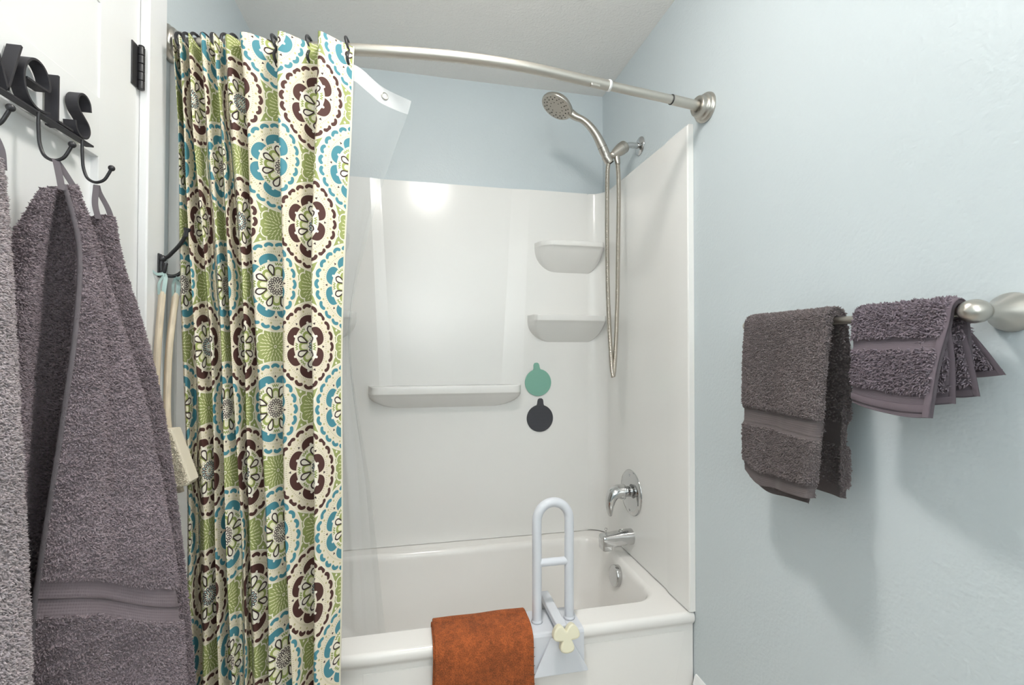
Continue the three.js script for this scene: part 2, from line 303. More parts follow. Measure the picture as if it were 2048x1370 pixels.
// ================================================================ shower curtain: print drawn on a canvas (dye on cloth)
const PER = 0.2965, TILEW = PER * 1.09;
const curtainTex = (() => {
  const H = 1024, W = Math.round(H * 1.09), c = document.createElement('canvas'); c.width = W; c.height = H; const x = c.getContext('2d');
  const GREEN = '#98a062', CREAM = '#e4d9c2', PALE = '#efe8d8', OLIVE = '#9ea75f', BROWN = '#4b2c26', TEAL = '#478592', DARK = '#3a2a28', TICK = '#9a9560';
  x.fillStyle = GREEN; x.fillRect(0, 0, W, H);
  const rot = (n, a0, f) => { for (let k = 0; k < n; k++) { x.save(); x.rotate(a0 + k * 2 * Math.PI / n); f(k); x.restore(); } };
  const disc = (r, col, px = 0, py = 0) => { x.fillStyle = col; x.beginPath(); x.arc(px, py, r, 0, 7); x.fill(); };
  function drop(r0, r1, w, stroke, fill, lw) {   // teardrop pointing to the centre; drawn along +x
    x.beginPath(); x.moveTo(r0, 0); x.bezierCurveTo(r0 + (r1 - r0) * 0.45, -w * 0.5, r1 - w * 0.5, -w * 1.35, r1, 0); x.bezierCurveTo(r1 - w * 0.5, w * 1.35, r0 + (r1 - r0) * 0.45, w * 0.5, r0, 0); x.closePath();
    if (fill) { x.fillStyle = fill; x.fill(); } if (stroke) { x.strokeStyle = stroke; x.lineWidth = lw; x.lineJoin = 'round'; x.stroke(); }
  }
  function greenMotif(S) {
    x.strokeStyle = PALE; x.lineWidth = S * 0.010; x.lineJoin = 'round'; x.beginPath();
    for (let k = 0; k <= 160; k++) { const a = k / 160 * 2 * Math.PI, r = S * (0.148 + 0.024 * Math.abs(Math.cos(a * 6)) ** 0.6); x[k ? 'lineTo' : 'moveTo'](r * Math.cos(a), r * Math.sin(a)); }
    x.closePath(); x.fillStyle = '#c9cd8d'; x.stroke();
    for (const [n, r, l, w] of [[26, 0.120, 0.022, 0.008], [22, 0.094, 0.018, 0.009], [16, 0.066, 0.018, 0.010], [9, 0.038, 0.014, 0.010]]) rot(n, 0, () => { x.strokeStyle = '#e6e3bd'; x.lineWidth = S * w * 0.75; x.lineCap = 'round'; x.beginPath(); x.moveTo(S * (r - l / 2), 0); x.lineTo(S * (r + l / 2), 0); x.stroke(); });
    disc(S * 0.014, PALE); disc(S * 0.007, GREEN);
    for (const sx of [-1, 1]) for (const sy of [-1, 1]) {
      x.save(); x.translate(sx * S * 0.212, sy * S * 0.112); x.rotate(Math.atan2(sy * 0.62, sx)); drop(-S * 0.055, S * 0.048, S * 0.036, PALE, null, S * 0.008); x.restore();
      disc(S * 0.013, PALE, sx * S * 0.178, sy * S * 0.040); disc(S * 0.010, PALE, sx * S * 0.155, sy * S * 0.135); disc(S * 0.009, PALE, sx * S * 0.105, sy * S * 0.150);
    }
    for (const sx of [-1, 1]) disc(S * 0.012, PALE, sx * S * 0.205, 0);
  }
  function medallion(R, col, teal) {
    disc(R * 1.045, '#ece5d3'); disc(R * 1.015, CREAM);
    const n = 24;
    rot(n, 0, () => { x.strokeStyle = col; x.lineWidth = R * 0.074; x.lineCap = 'round'; x.beginPath(); x.arc(R * 0.862, 0, R * 0.095, -0.80, 0.80); x.stroke(); });
    rot(n, Math.PI / n, () => disc(R * 0.022, '#b9b07e', R * 0.845, 0));
    rot(108, 0, () => { x.strokeStyle = TICK; x.lineWidth = R * 0.008; x.beginPath(); x.moveTo(R * 0.765, 0); x.lineTo(R * 0.795, 0); x.stroke(); });
    rot(8, 0, () => { x.fillStyle = DARK; x.beginPath(); x.moveTo(R * 0.74, 0); x.lineTo(R * 0.685, R * 0.028); x.lineTo(R * 0.685, -R * 0.028); x.fill(); });
    rot(8, Math.PI / 8, () => {
      x.fillStyle = col; x.beginPath(); x.moveTo(R * 0.53, -R * 0.20); x.bezierCurveTo(R * 0.70, -R * 0.24, R * 0.75, -R * 0.10, R * 0.75, 0); x.bezierCurveTo(R * 0.75, R * 0.10, R * 0.70, R * 0.24, R * 0.53, R * 0.20); x.bezierCurveTo(R * 0.575, R * 0.1, R * 0.575, -R * 0.1, R * 0.53, -R * 0.20); x.fill();
      x.fillStyle = PALE; x.beginPath(); x.arc(R * 0.585, 0, R * 0.028, 0, 7); x.fill(); x.fillRect(R * 0.54, -R * 0.012, R * 0.05, R * 0.024);
    });
    disc(R * 0.535, PALE);
    rot(8, Math.PI / 8, () => disc(R * 0.1, PALE, R * 0.475, 0));
    rot(8, 0, () => {
      x.strokeStyle = OLIVE; x.lineWidth = R * 0.06; x.beginPath(); x.moveTo(R * 0.20, -R * 0.085); x.lineTo(R * 0.33, -R * 0.085); x.arc(R * 0.33, 0, R * 0.085, -Math.PI / 2, Math.PI / 2); x.lineTo(R * 0.20, R * 0.085); x.stroke();
      x.fillStyle = '#efe9c9'; x.beginPath(); x.arc(R * 0.325, 0, R * 0.052, 0, 7); x.fill();
      x.strokeStyle = '#8f9a55'; x.lineWidth = R * 0.02; x.lineJoin = 'round'; x.beginPath(); for (let k = 0; k < 7; k++) x[k ? 'lineTo' : 'moveTo'](R * (k % 2 ? 0.475 : 0.525), R * (k - 3) * 0.026); x.stroke();
    });
    rot(8, Math.PI / 8, () => drop(R * 0.235, R * 0.50, R * 0.088, DARK, PALE, R * 0.030));
    disc(R * 0.245, PALE);
    rot(44, 0, () => { x.strokeStyle = TICK; x.lineWidth = R * 0.012; x.beginPath(); x.moveTo(R * 0.228, 0); x.lineTo(R * 0.25, 0); x.stroke(); });
    rot(16, 0, () => drop(R * 0.105, R * 0.205, R * 0.032, DARK, teal ? PALE : '#bcd4d0', R * 0.017));
    rot(10, 0, () => { x.fillStyle = teal ? DARK : TEAL; x.beginPath(); x.ellipse(R * 0.08, 0, R * 0.02, R * 0.013, 0, 0, 7); x.fill(); });
    disc(R * 0.035, DARK); disc(R * 0.022, PALE); disc(R * 0.008, DARK);
  }
  const at = (px, py, f) => { for (const ox of [-W, 0, W]) for (const oy of [-H, 0, H]) { x.save(); x.translate(px + ox, py + oy); f(); x.restore(); } };
  at(0, H / 2, () => greenMotif(H)); at(W / 2, 0, () => greenMotif(H));
  at(0, 0, () => medallion(H * 0.366, BROWN, false)); at(W / 2, H / 2, () => medallion(H * 0.366, TEAL, true));
  const t = new THREE.CanvasTexture(c); t.colorSpace = THREE.SRGBColorSpace; t.wrapS = t.wrapT = THREE.RepeatWrapping; t.anisotropy = 8; return t;
})();
{
  // plan of the cloth (x, z) at three heights: folds, crest and valley in turn, from the left edge to the free edge
  const LV = [1.993, 1.349, 0.42];
  const PL = [
    [[-0.590, 0.789], [-0.569, 0.84], [-0.578, 0.797], [-0.545, 0.848], [-0.551, 0.806], [-0.52, 0.857], [-0.524, 0.816], [-0.488, 0.867], [-0.488, 0.827], [-0.461, 0.874], [-0.463, 0.833], [-0.429, 0.882], [-0.419, 0.845], [-0.402, 0.886], [-0.33, 0.866], [-0.314, 0.903], [-0.236, 0.882], [-0.222, 0.93], [-0.152, 0.89]],
    [[-0.561, 0.803], [-0.531, 0.853], [-0.535, 0.812], [-0.497, 0.865], [-0.499, 0.824], [-0.47, 0.872], [-0.472, 0.831], [-0.441, 0.879], [-0.441, 0.839], [-0.412, 0.886], [-0.414, 0.846], [-0.384, 0.894], [-0.377, 0.855], [-0.362, 0.892], [-0.315, 0.868], [-0.302, 0.904], [-0.242, 0.881], [-0.230, 0.928], [-0.17, 0.888]],
    [[-0.545, 0.808], [-0.511, 0.86], [-0.505, 0.822], [-0.464, 0.873], [-0.456, 0.835], [-0.428, 0.882], [-0.428, 0.842], [-0.399, 0.89], [-0.399, 0.85], [-0.375, 0.896], [-0.376, 0.856], [-0.35, 0.902], [-0.335, 0.865], [-0.322, 0.899], [-0.282, 0.874], [-0.270, 0.908], [-0.228, 0.883], [-0.217, 0.929], [-0.174, 0.887]]];
  const NR = 150, NM = 460, yT = 2.006, yB = 0.07, r = rng(11), ph = PL[0].map(() => [r() * 6.28, r() * 6.28, r()]);
  const rows = [], lens = [];
  for (let j = 0; j <= NR; j++) {
    const y = yT + (yB - yT) * j / NR;
    // quadratic through the three heights
    const L = LV.map((a, k) => { let w = 1; LV.forEach((b, q) => { if (q !== k) w *= (y - b) / (a - b); }); return w; });
    const LEAN = { 1: 0.006, 3: 0.012, 5: 0.012, 7: 0.012, 9: 0.011, 11: 0.012 };
    const DEEP = { 13: 0.016, 15: 0.022, 16: -0.004, 17: 0.012 };
    const ctl = PL[0].map((_, i) => {
      let px = -(LEAN[i] || 0), pz = 0.009 + (DEEP[i] || 0); for (let k = 0; k < 3; k++) { px += L[k] * PL[k][i][0]; pz += L[k] * PL[k][i][1]; }
      const w = 0.0045 * Math.min(1, (yT - y) * 4); return [px + w * Math.sin(y * 5.2 + ph[i][0]), pz + w * 1.2 * Math.sin(y * 3.7 + ph[i][1])];
    });
    // crease the folds a little: extra points give rounder crests
    const c = curve(ctl.map(p => [p[0], 0, p[1]])), pts = [], len = [0];
    for (let k = 0; k <= NM; k++) { const p = c.getPoint(k / NM); pts.push(p); if (k) len.push(len[k - 1] + p.distanceTo(pts[k - 1])); }
    lens.push(len);
    const wob = (k) => (j < 6 ? 0.005 * Math.sin(k * 0.11) * (1 - j / 6) : 0);
    rows.push(pts.map((p, k) => V(p.x, y + wob(k), p.z)));
  }
  const OFFU = 0.41, OFFV = 0.762;   // shifts the print on the cloth
  // the cloth does not stretch: smooth the length along each column
  const sm = lens.map((l, j) => l.map((v, k) => { let a = 0, n = 0; for (let q = -24; q <= 24; q += 4) { const jj = Math.min(NR, Math.max(0, j + q)); a += lens[jj][k] - lens[jj][NM]; n++; } return a / n; }));
  const g = gridGeo(rows, (i, j) => [sm[j][i] / TILEW + OFFU, rows[j][i].y / PER + OFFV]);
  const cur = thing('shower_curtain', 'patterned fabric shower curtain with brown, teal and green medallions, gathered in folds', 'shower curtain');
  const weave = noiseTex(128, (x, y) => 0.5 + 0.25 * Math.sin(x * Math.PI / 2) + 0.25 * Math.sin(y * Math.PI / 2), 1); weave.repeat.set(10, 10);
  mesh('fabric', g, std({ map: curtainTex, roughness: 0.78, side: THREE.DoubleSide }), cur);
  // stitched side hem on the free edge
  const hem = rows.map(rw => rw[NM]); mesh('side_hem', tube(hem.filter((_, k) => k % 5 === 0), 0.0022, 90, 8), std({ color: lin(0.72, 0.68, 0.55), roughness: 0.8 }), cur);
  // rings: over the rod and through the cloth at the valleys
  const ringX = [-0.585, -0.566, -0.545, -0.520, -0.495, -0.466, -0.445, -0.412, -0.345, -0.260, -0.168];
  ringX.forEach((x, k) => {
    const a = rodAt(x), n = V(-a.t.z, 0, a.t.x), last = k >= 8;
    const ORD = ['first', 'second', 'third', 'fourth', 'fifth', 'sixth', 'seventh', 'eighth'];
    const lab = k === 10 ? 'black curtain hook nearest the free edge of the patterned curtain' : k === 9 ? 'black curtain hook second from the free edge of the curtain' : k === 8 ? 'black curtain hook third from the free edge of the curtain' : `black curtain hook, ${ORD[k]} from the left wall flange of the rod`;
    const h = thing('curtain_hook', lab, 'curtain hook', 'black curtain hooks'), rr = rng(40 + k), tl = (rr() - 0.5) * 0.7 + (last ? 0.45 : 0.3), pts = [];
    const ax = a.t.clone();
    for (let q = 0; q <= 26; q++) {
      const th = -2.35 + q / 26 * 4.75, py = Math.cos(th) * 0.0225, pz = Math.sin(th) * (last && th > 0 ? 0.030 : 0.0215);   // round the top of the rod, tails down
      pts.push(a.p.clone().add(V(0, py + 0.001, 0)).addScaledVector(n, pz).addScaledVector(ax, tl * (py - 0.022) * 0.5 * -1));
    }
    const e = pts[pts.length - 1], s = pts[0];
    const ax2 = k => a.p.clone().addScaledVector(ax, tl * 0.034);
    pts.push(e.clone().add(V(0, -0.022, 0)).addScaledVector(n, last ? 0.012 : -0.004), e.clone().add(V(0, -0.036, 0)).addScaledVector(n, last ? 0.004 : -0.012));
    pts.unshift(s.clone().add(V(0, -0.018, 0)).addScaledVector(n, -0.001));
    mesh('wire', capTube(pts, 0.0036, 60, 10), M.black, h);
  });
}
// ================================================================ clear liner inside the tub
{
  const ln = thing('shower_liner', 'clear plastic shower liner hanging into the tub behind the curtain', 'liner');
  const film = std({ color: lin(0.92, 0.93, 0.93), roughness: 0.16, transmission: 0.84, thickness: 0, ior: 1.45, side: THREE.DoubleSide });
  const band = std({ color: lin(0.9, 0.9, 0.9), roughness: 0.4, transmission: 0.3, thickness: 0, side: THREE.DoubleSide });
  // columns from the gathered side to the free edge; each is a list of points downwards
  const Yk = [0, 0.02, 0.10, 0.24, 0.45, 0.7, 1];
  const C = [
    [[-0.300, 1.985, 0.858], [-0.300, 1.945, 0.855], [-0.305, 1.80, 0.83], [-0.315, 1.60, 0.76], [-0.32, 1.30, 0.68], [-0.31, 0.80, 0.622], [-0.30, 0.20, 0.55]],
    [[-0.222, 1.982, 0.872], [-0.222, 1.942, 0.868], [-0.228, 1.80, 0.835], [-0.24, 1.60, 0.755], [-0.255, 1.30, 0.655], [-0.24, 0.80, 0.600], [-0.225, 0.20, 0.53]],
    [[-0.150, 1.976, 0.876], [-0.150, 1.936, 0.870], [-0.165, 1.80, 0.84], [-0.19, 1.60, 0.77], [-0.215, 1.30, 0.67], [-0.19, 0.80, 0.615], [-0.165, 0.20, 0.545]],
    [[-0.085, 1.945, 0.845], [-0.090, 1.905, 0.840], [-0.110, 1.79, 0.81], [-0.155, 1.60, 0.74], [-0.198, 1.30, 0.635], [-0.155, 0.80, 0.595], [-0.12, 0.20, 0.525]],
    [[-0.010, 1.938, 0.802], [-0.018, 1.900, 0.800], [-0.060, 1.79, 0.775], [-0.125, 1.60, 0.72], [-0.188, 1.30, 0.64], [-0.130, 0.80, 0.605], [-0.075, 0.20, 0.545]]];
  const cols = C.map(c => curve(c)), NI = 60, NJ = 120, rows = [];
  for (let j = 0; j <= NJ; j++) {
    const c = curve(cols.map(k => k.getPoint(j / NJ))), row = [];
    for (let i = 0; i <= NI; i++) { const p = c.getPoint(i / NI), w = Math.min(1, j / 30) * 0.003; row.push(V(p.x + w * Math.sin(i * 0.5 + j * 0.02), p.y, p.z + w * Math.sin(i * 0.42 + 1))); }
    rows.push(row);
  }
  const hb = 18;   // rows of the header band? (first sixth of the spline holds the band)
  const jb = rows.findIndex(r => r[NI].y < 1.900);
  mesh('film', gridGeo(rows.slice(jb)), film, ln);
  mesh('header_band', gridGeo(rows.slice(0, jb + 1)), band, ln);
  const k = rows[Math.floor(jb / 2)], gp = k[Math.round(NI * 0.79)], gq = k[Math.round(NI * 0.80)];
  const tx = gq.clone().sub(gp).normalize(), nz = V(0, 1, 0).cross(tx).negate().normalize();
  const gg = new THREE.TorusGeometry(0.0085, 0.0018, 10, 28); gg.applyQuaternion(new THREE.Quaternion().setFromUnitVectors(V(0, 0, 1), nz)); gg.translate(gp.x, gp.y, gp.z); mesh('grommet', gg, M.nickel, ln);
}
// ================================================================ hand shower on its arm
{
  const sz = 0.381;
  const hs = thing('hand_shower', 'brushed nickel hand shower with metal hose on a chrome wall arm', 'hand shower');
  const arm = new THREE.Group(); arm.name = 'shower_arm'; arm.userData.label = 'chrome arm'; hs.add(arm);
  mesh('wall_flange', lathe([[0, 0], [0.037, 0], [0.037, 0.002], [0.033, 0.006], [0.02, 0.011], [0.0135, 0.013], [0, 0.013]], [XR - 0.0003, 2.079, sz], [-1, 0, 0], 44), M.chrome, arm);
  mesh('pipe', tube([[XR - 0.005, 2.079, sz], [0.872, 2.079, sz], [0.852, 2.0785, sz], [0.836, 2.074, sz], [0.823, 2.065, sz], [0.816, 2.058, sz]], 0.0118, 40, 18), M.chrome, arm);
  const bdir = V(-0.79, -0.61, 0.05).normalize(), b0 = V(0.824, 2.067, sz + 0.001);
  mesh('bracket', lathe([[0, -0.008], [0.023, -0.008], [0.0248, -0.004], [0.0248, 0.006], [0.0236, 0.008], [0.0248, 0.010], [0.0248, 0.015], [0.0222, 0.029], [0.0165, 0.053], [0.014, 0.062], [0.013, 0.072], [0, 0.076]], b0.toArray(), bdir.toArray(), 40), M.nickel, hs);
  const cr = b0.clone().addScaledVector(bdir, 0.074);
  const H0 = V(0.752, 2.012, sz + 0.006), hd = V(-0.62, 0.78, 0.06).normalize();
  mesh('cradle', lathe([[0.013, -0.018], [0.0165, -0.018], [0.0175, -0.012], [0.0175, 0.012], [0.0165, 0.016], [0.013, 0.016]], H0.clone().addScaledVector(hd, -0.002).toArray(), hd.toArray(), 30), M.nickel, hs);
  mesh('cradle_clip', lathe([[0, -0.0065], [0.0145, -0.0065], [0.015, 0], [0.0145, 0.0065], [0, 0.0065]], H0.clone().addScaledVector(hd, -0.018).toArray(), hd.toArray(), 24), M.black, hs);
  // handle: swept with a changing radius
  const hp = curve([[0.757, 2.005, sz + 0.006], [0.742, 2.030, sz + 0.008], [0.722, 2.066, sz + 0.012], [0.700, 2.102, sz + 0.014], [0.676, 2.132, sz + 0.012], [0.650, 2.158, sz + 0.004], [0.622, 2.174, sz - 0.006], [0.598, 2.190, sz - 0.010]]);
  const rad = t => 1.18 * (t < 0.06 ? 0.0135 : t < 0.14 ? 0.0150 : t < 0.22 ? 0.0157 : 0.0157 - 0.0045 * Math.min(1, (t - 0.22) / 0.5) + 0.0035 * Math.max(0, (t - 0.8) / 0.2));
  const fr = hp.computeFrenetFrames(60, false), rows = [];
  for (let k = 0; k <= 60; k++) { const c = hp.getPointAt(k / 60), r = rad(k / 60), row = []; for (let q = 0; q <= 20; q++) { const a = q / 20 * 2 * Math.PI; row.push(c.clone().addScaledVector(fr.normals[k], r * Math.cos(a)).addScaledVector(fr.binormals[k], r * Math.sin(a))); } rows.push(row); }
  mesh('handle', gridGeo(rows), M.nickel, hs);
  const seam = hp.getPointAt(0.225), st = hp.getTangentAt(0.225); mesh('handle_seam', lathe([[0.0177, -0.0006], [0.0187, -0.0006], [0.0187, 0.0006], [0.0177, 0.0006]], seam.toArray(), st.toArray(), 24), M.blackSoft, hs);
  // head disc, face turned down and outward
  const hc = V(0.547, 2.207, sz - 0.012), fn = V(-0.48, -0.87, 0.03).normalize();
  mesh('head', lathe([[0, -0.033], [0.027, -0.032], [0.050, -0.024], [0.0638, -0.011], [0.0660, -0.004], [0.0655, 0.001], [0.0625, 0.004], [0.0595, 0.0035]], hc.toArray(), fn.toArray(), 56), M.nickel, hs);
  mesh('spray_face', lathe([[0, 0.0040], [0.030, 0.0040], [0.0305, 0.0034], [0.0598, 0.0034], [0.060, 0.002], [0.060, -0.004], [0, -0.004]], hc.toArray(), fn.toArray(), 56), std({ color: lin(0.46, 0.42, 0.37), metalness: 0.75, roughness: 0.42 }), hs);
  const e1 = V(0, 1, 0).cross(fn).normalize(), e2 = fn.clone().cross(e1), nz = [];
  for (const [n, r, s] of [[18, 0.053, 0.0017], [14, 0.042, 0.0019], [9, 0.026, 0.0015]]) for (let k = 0; k < n; k++) { const a = k / n * 2 * Math.PI + r * 30, p = hc.clone().addScaledVector(e1, r * Math.cos(a)).addScaledVector(e2, r * Math.sin(a)).addScaledVector(fn, 0.0038); const g = sphere(0, 0, 0, s * 1.25, 8, 6); g.translate(p.x, p.y, p.z); nz.push(g); }
  const nozzles = mesh('nozzle', mergeGeometries(nz), M.darkHole, hs); nozzles.userData.kind = 'stuff';
  // hose outlet on the bracket and the ribbed hose
  const o0 = V(0.800, 2.030, sz + 0.004), od = V(-0.10, -1, 0.02).normalize(), oo = V(0.792, 2.042, sz + 0.002);
  mesh('hose_outlet', lathe([[0, -0.006], [0.007, -0.006], [0.0075, 0.004], [0.0105, 0.010], [0.0118, 0.016], [0.0118, 0.034], [0.0105, 0.038], [0.0105, 0.046], [0.008, 0.05], [0, 0.05]], oo.toArray(), [0.12, -1, 0.02], 28), M.nickel, hs);
  const hose = curve([[0.758, 2.002, sz + 0.006], [0.752, 1.965, sz + 0.008], [0.748, 1.85, sz + 0.012], [0.745, 1.65, sz + 0.018], [0.746, 1.42, sz + 0.026], [0.752, 1.24, sz + 0.034], [0.7565, 1.165, sz + 0.037], [0.7600, 1.146, sz + 0.038], [0.7640, 1.165, sz + 0.037], [0.771, 1.24, sz + 0.034], [0.783, 1.42, sz + 0.026], [0.791, 1.65, sz + 0.018], [0.797, 1.85, sz + 0.012], [0.799, 1.95, sz + 0.006], [0.797, 1.992, sz + 0.004]]);
  const NH = 1500, hf = hose.computeFrenetFrames(NH, false), hr = [];
  for (let k = 0; k <= NH; k++) { const c = hose.getPointAt(k / NH), r = 0.0080 + 0.0011 * [0, 1, 1, 0][k % 4], row = []; for (let q = 0; q <= 9; q++) { const a = q / 9 * 2 * Math.PI; row.push(c.clone().addScaledVector(hf.normals[k], r * Math.cos(a)).addScaledVector(hf.binormals[k], r * Math.sin(a))); } hr.push(row); }
  mesh('hose', gridGeo(hr), std({ color: lin(0.50, 0.465, 0.41), metalness: 1, roughness: 0.26 }), hs);
}
// ================================================================ tub faucet
{
  const px = XR - 0.018;
  const v = thing('shower_valve', 'chrome round shower valve plate with curved lever handle', 'valve');
  mesh('plate', lathe([[0, 0], [0.0915, 0], [0.0925, 0.002], [0.089, 0.006], [0.078, 0.008], [0.074, 0.0105], [0.045, 0.0135], [0.028, 0.015], [0, 0.015]], [px, 0.662, 0.332], [-1, 0, 0], 64), M.chrome, v);
  mesh('stem', lathe([[0, 0.012], [0.0215, 0.012], [0.0215, 0.043], [0, 0.043]], [px, 0.667, 0.332], [-1, 0, 0], 32), M.chrome, v);
  // lever: hood over the stem, running out and down to a thin tip
  const lp = curve([[px - 0.036, 0.667, 0.332], [px - 0.058, 0.669, 0.332], [px - 0.078, 0.663, 0.333], [px - 0.091, 0.645, 0.334], [px - 0.097, 0.620, 0.335], [px - 0.098, 0.594, 0.336], [px - 0.0965, 0.572, 0.337]]), f = lp.computeFrenetFrames(50, false), rows = [];
  const R = t => [0.0275 * (1 - t) ** 0.55 * (t < 0.06 ? 0.92 + t : 1) * 0.98 + 0.0068, 0.026 * (1 - t) ** 0.75 + 0.0052];
  const NB = V(0, 0, 1);
  for (let k = 0; k <= 50; k++) { const t = k / 50, c = lp.getPointAt(t), tg = lp.getTangentAt(t), up = NB.clone().cross(tg).normalize(); let [a, b] = R(t); if (t > 0.94) { const q = Math.sqrt(Math.max(0.0004, 1 - ((t - 0.94) / 0.06) ** 2)); a *= q; b *= q; } const row = []; for (let q = 0; q <= 24; q++) { const an = q / 24 * 2 * Math.PI; row.push(c.clone().addScaledVector(NB, a * Math.cos(an)).addScaledVector(up, b * Math.sin(an))); } rows.push(row); }
  rows.unshift(rows[0].map(() => lp.getPointAt(0)));
  mesh('lever', gridGeo(rows), M.chrome, v);
  for (const dy of [0.071, -0.071]) mesh('screw', lathe([[0, 0], [0.005, 0], [0.0045, 0.002], [0, 0.0025]], [px - 0.0105, 0.662 + dy, 0.332], [-1, 0, 0], 14), M.chrome, v);

  const s = thing('tub_spout', 'chrome tub spout with pull up diverter knob', 'spout'), sy = 0.482, szz = 0.331;
  // body: rounded cross sections from the wall to the mouth
  const sec = [[0, 0.0315, 0.0315, 0, 0], [0.018, 0.0315, 0.0315, 0, 0], [0.024, 0.0310, 0.0308, 0, 0], [0.055, 0.0295, 0.0292, -0.0022, 0.15], [0.09, 0.0282, 0.0268, -0.0046, 0.35], [0.118, 0.0272, 0.0252, -0.0062, 0.7], [0.130, 0.0266, 0.0246, -0.0066, 0.7], [0.1345, 0.0225, 0.0205, -0.0066, 0.7], [0.1352, 0.0001, 0.0001, -0.0066, 0.7]].map(([d, rz, ry, dy, k]) => { const row = []; for (let q = 0; q <= 32; q++) { const a = q / 32 * 2 * Math.PI, p = 2 / (2 + k * 3), cs = Math.cos(a), sn = Math.sin(a); row.push(V(px - d, sy + dy + Math.sign(sn) * Math.abs(sn) ** p * ry, szz + Math.sign(cs) * Math.abs(cs) ** p * rz)); } return row; });
  mesh('body', gridGeo(sec), M.chrome, s);
  mesh('mouth', box(px - 0.1345, px - 0.092, sy - 0.044, sy - 0.008, szz - 0.0255, szz + 0.0255, 0.007, 4), M.chrome, s);
  mesh('diverter_knob', lathe([[0, 0.034], [0.0055, 0.034], [0.0065, 0.031], [0.0055, 0.028], [0.0032, 0.026], [0.0032, 0.012], [0.0062, 0.009], [0.0062, 0]], [px - 0.113, sy + 0.008, szz], [0, 1, 0], 18), M.chrome, s);
  const pad = new THREE.TorusGeometry(0.0085, 0.0012, 8, 24); pad.scale(1.4, 1, 1); pad.rotateX(-Math.PI / 2 ); pad.translate(px - 0.045, sy + 0.0288, szz); mesh('marker_ring', pad, M.chrome, s);
}
// ================================================================ two silicone drain covers stuck on the back panel
function drainCover(x, y, tilt, mat, label) {
  const g = thing('drain_cover', label, 'drain cover', 'round drain covers stuck on the panel'), R = 0.0625;
  const pts = []; for (let k = 0; k <= 64; k++) { const a = k / 64 * 2 * Math.PI; pts.push([R * Math.cos(a), R * Math.sin(a)]); }
  const tab = [[-0.020, 0.052], [-0.014, 0.066], [-0.0125, 0.080], [-0.010, 0.087], [-0.005, 0.0905], [0.005, 0.0905], [0.010, 0.087], [0.0125, 0.080], [0.014, 0.066], [0.020, 0.052]];
  const put = q => { q.rotateZ(tilt); q.translate(x, y, 0.0302); return q; };
  const d = lathe([[0, 0], [R - 0.001, 0], [R, 0.001], [R, 0.0045], [R - 0.0015, 0.006], [R - 0.003, 0.006], [R - 0.0038, 0.0052], [0, 0.0054]], [0, 0, 0], [0, 0, 1], 64); mesh('disc', put(d), mat, g);
  const e = extrudeFlat(tab, 0.004, 0.0012); mesh('pull_tab', put(e), mat, g);
  const ridge = []; for (let k = -9; k <= 9; k++) { const yy = k * 0.006, w = Math.sqrt(Math.max(0, (R - 0.006) ** 2 - yy * yy)); ridge.push(box(-w, w, yy - 0.0009, yy + 0.0009, 0.005, 0.0061)); }
  const rg = mesh('texture_ridge', put(mergeGeometries(ridge)), mat, g); rg.userData.kind = 'stuff';
}
drainCover(0.562, 1.098, 0.10, std({ color: lin(0.235, 0.475, 0.375), roughness: 0.5 }), 'mint green round silicone drain cover on the white panel');
drainCover(0.571, 0.933, -0.03, std({ color: lin(0.055, 0.055, 0.065), roughness: 0.5 }), 'charcoal round silicone drain cover below the mint one');
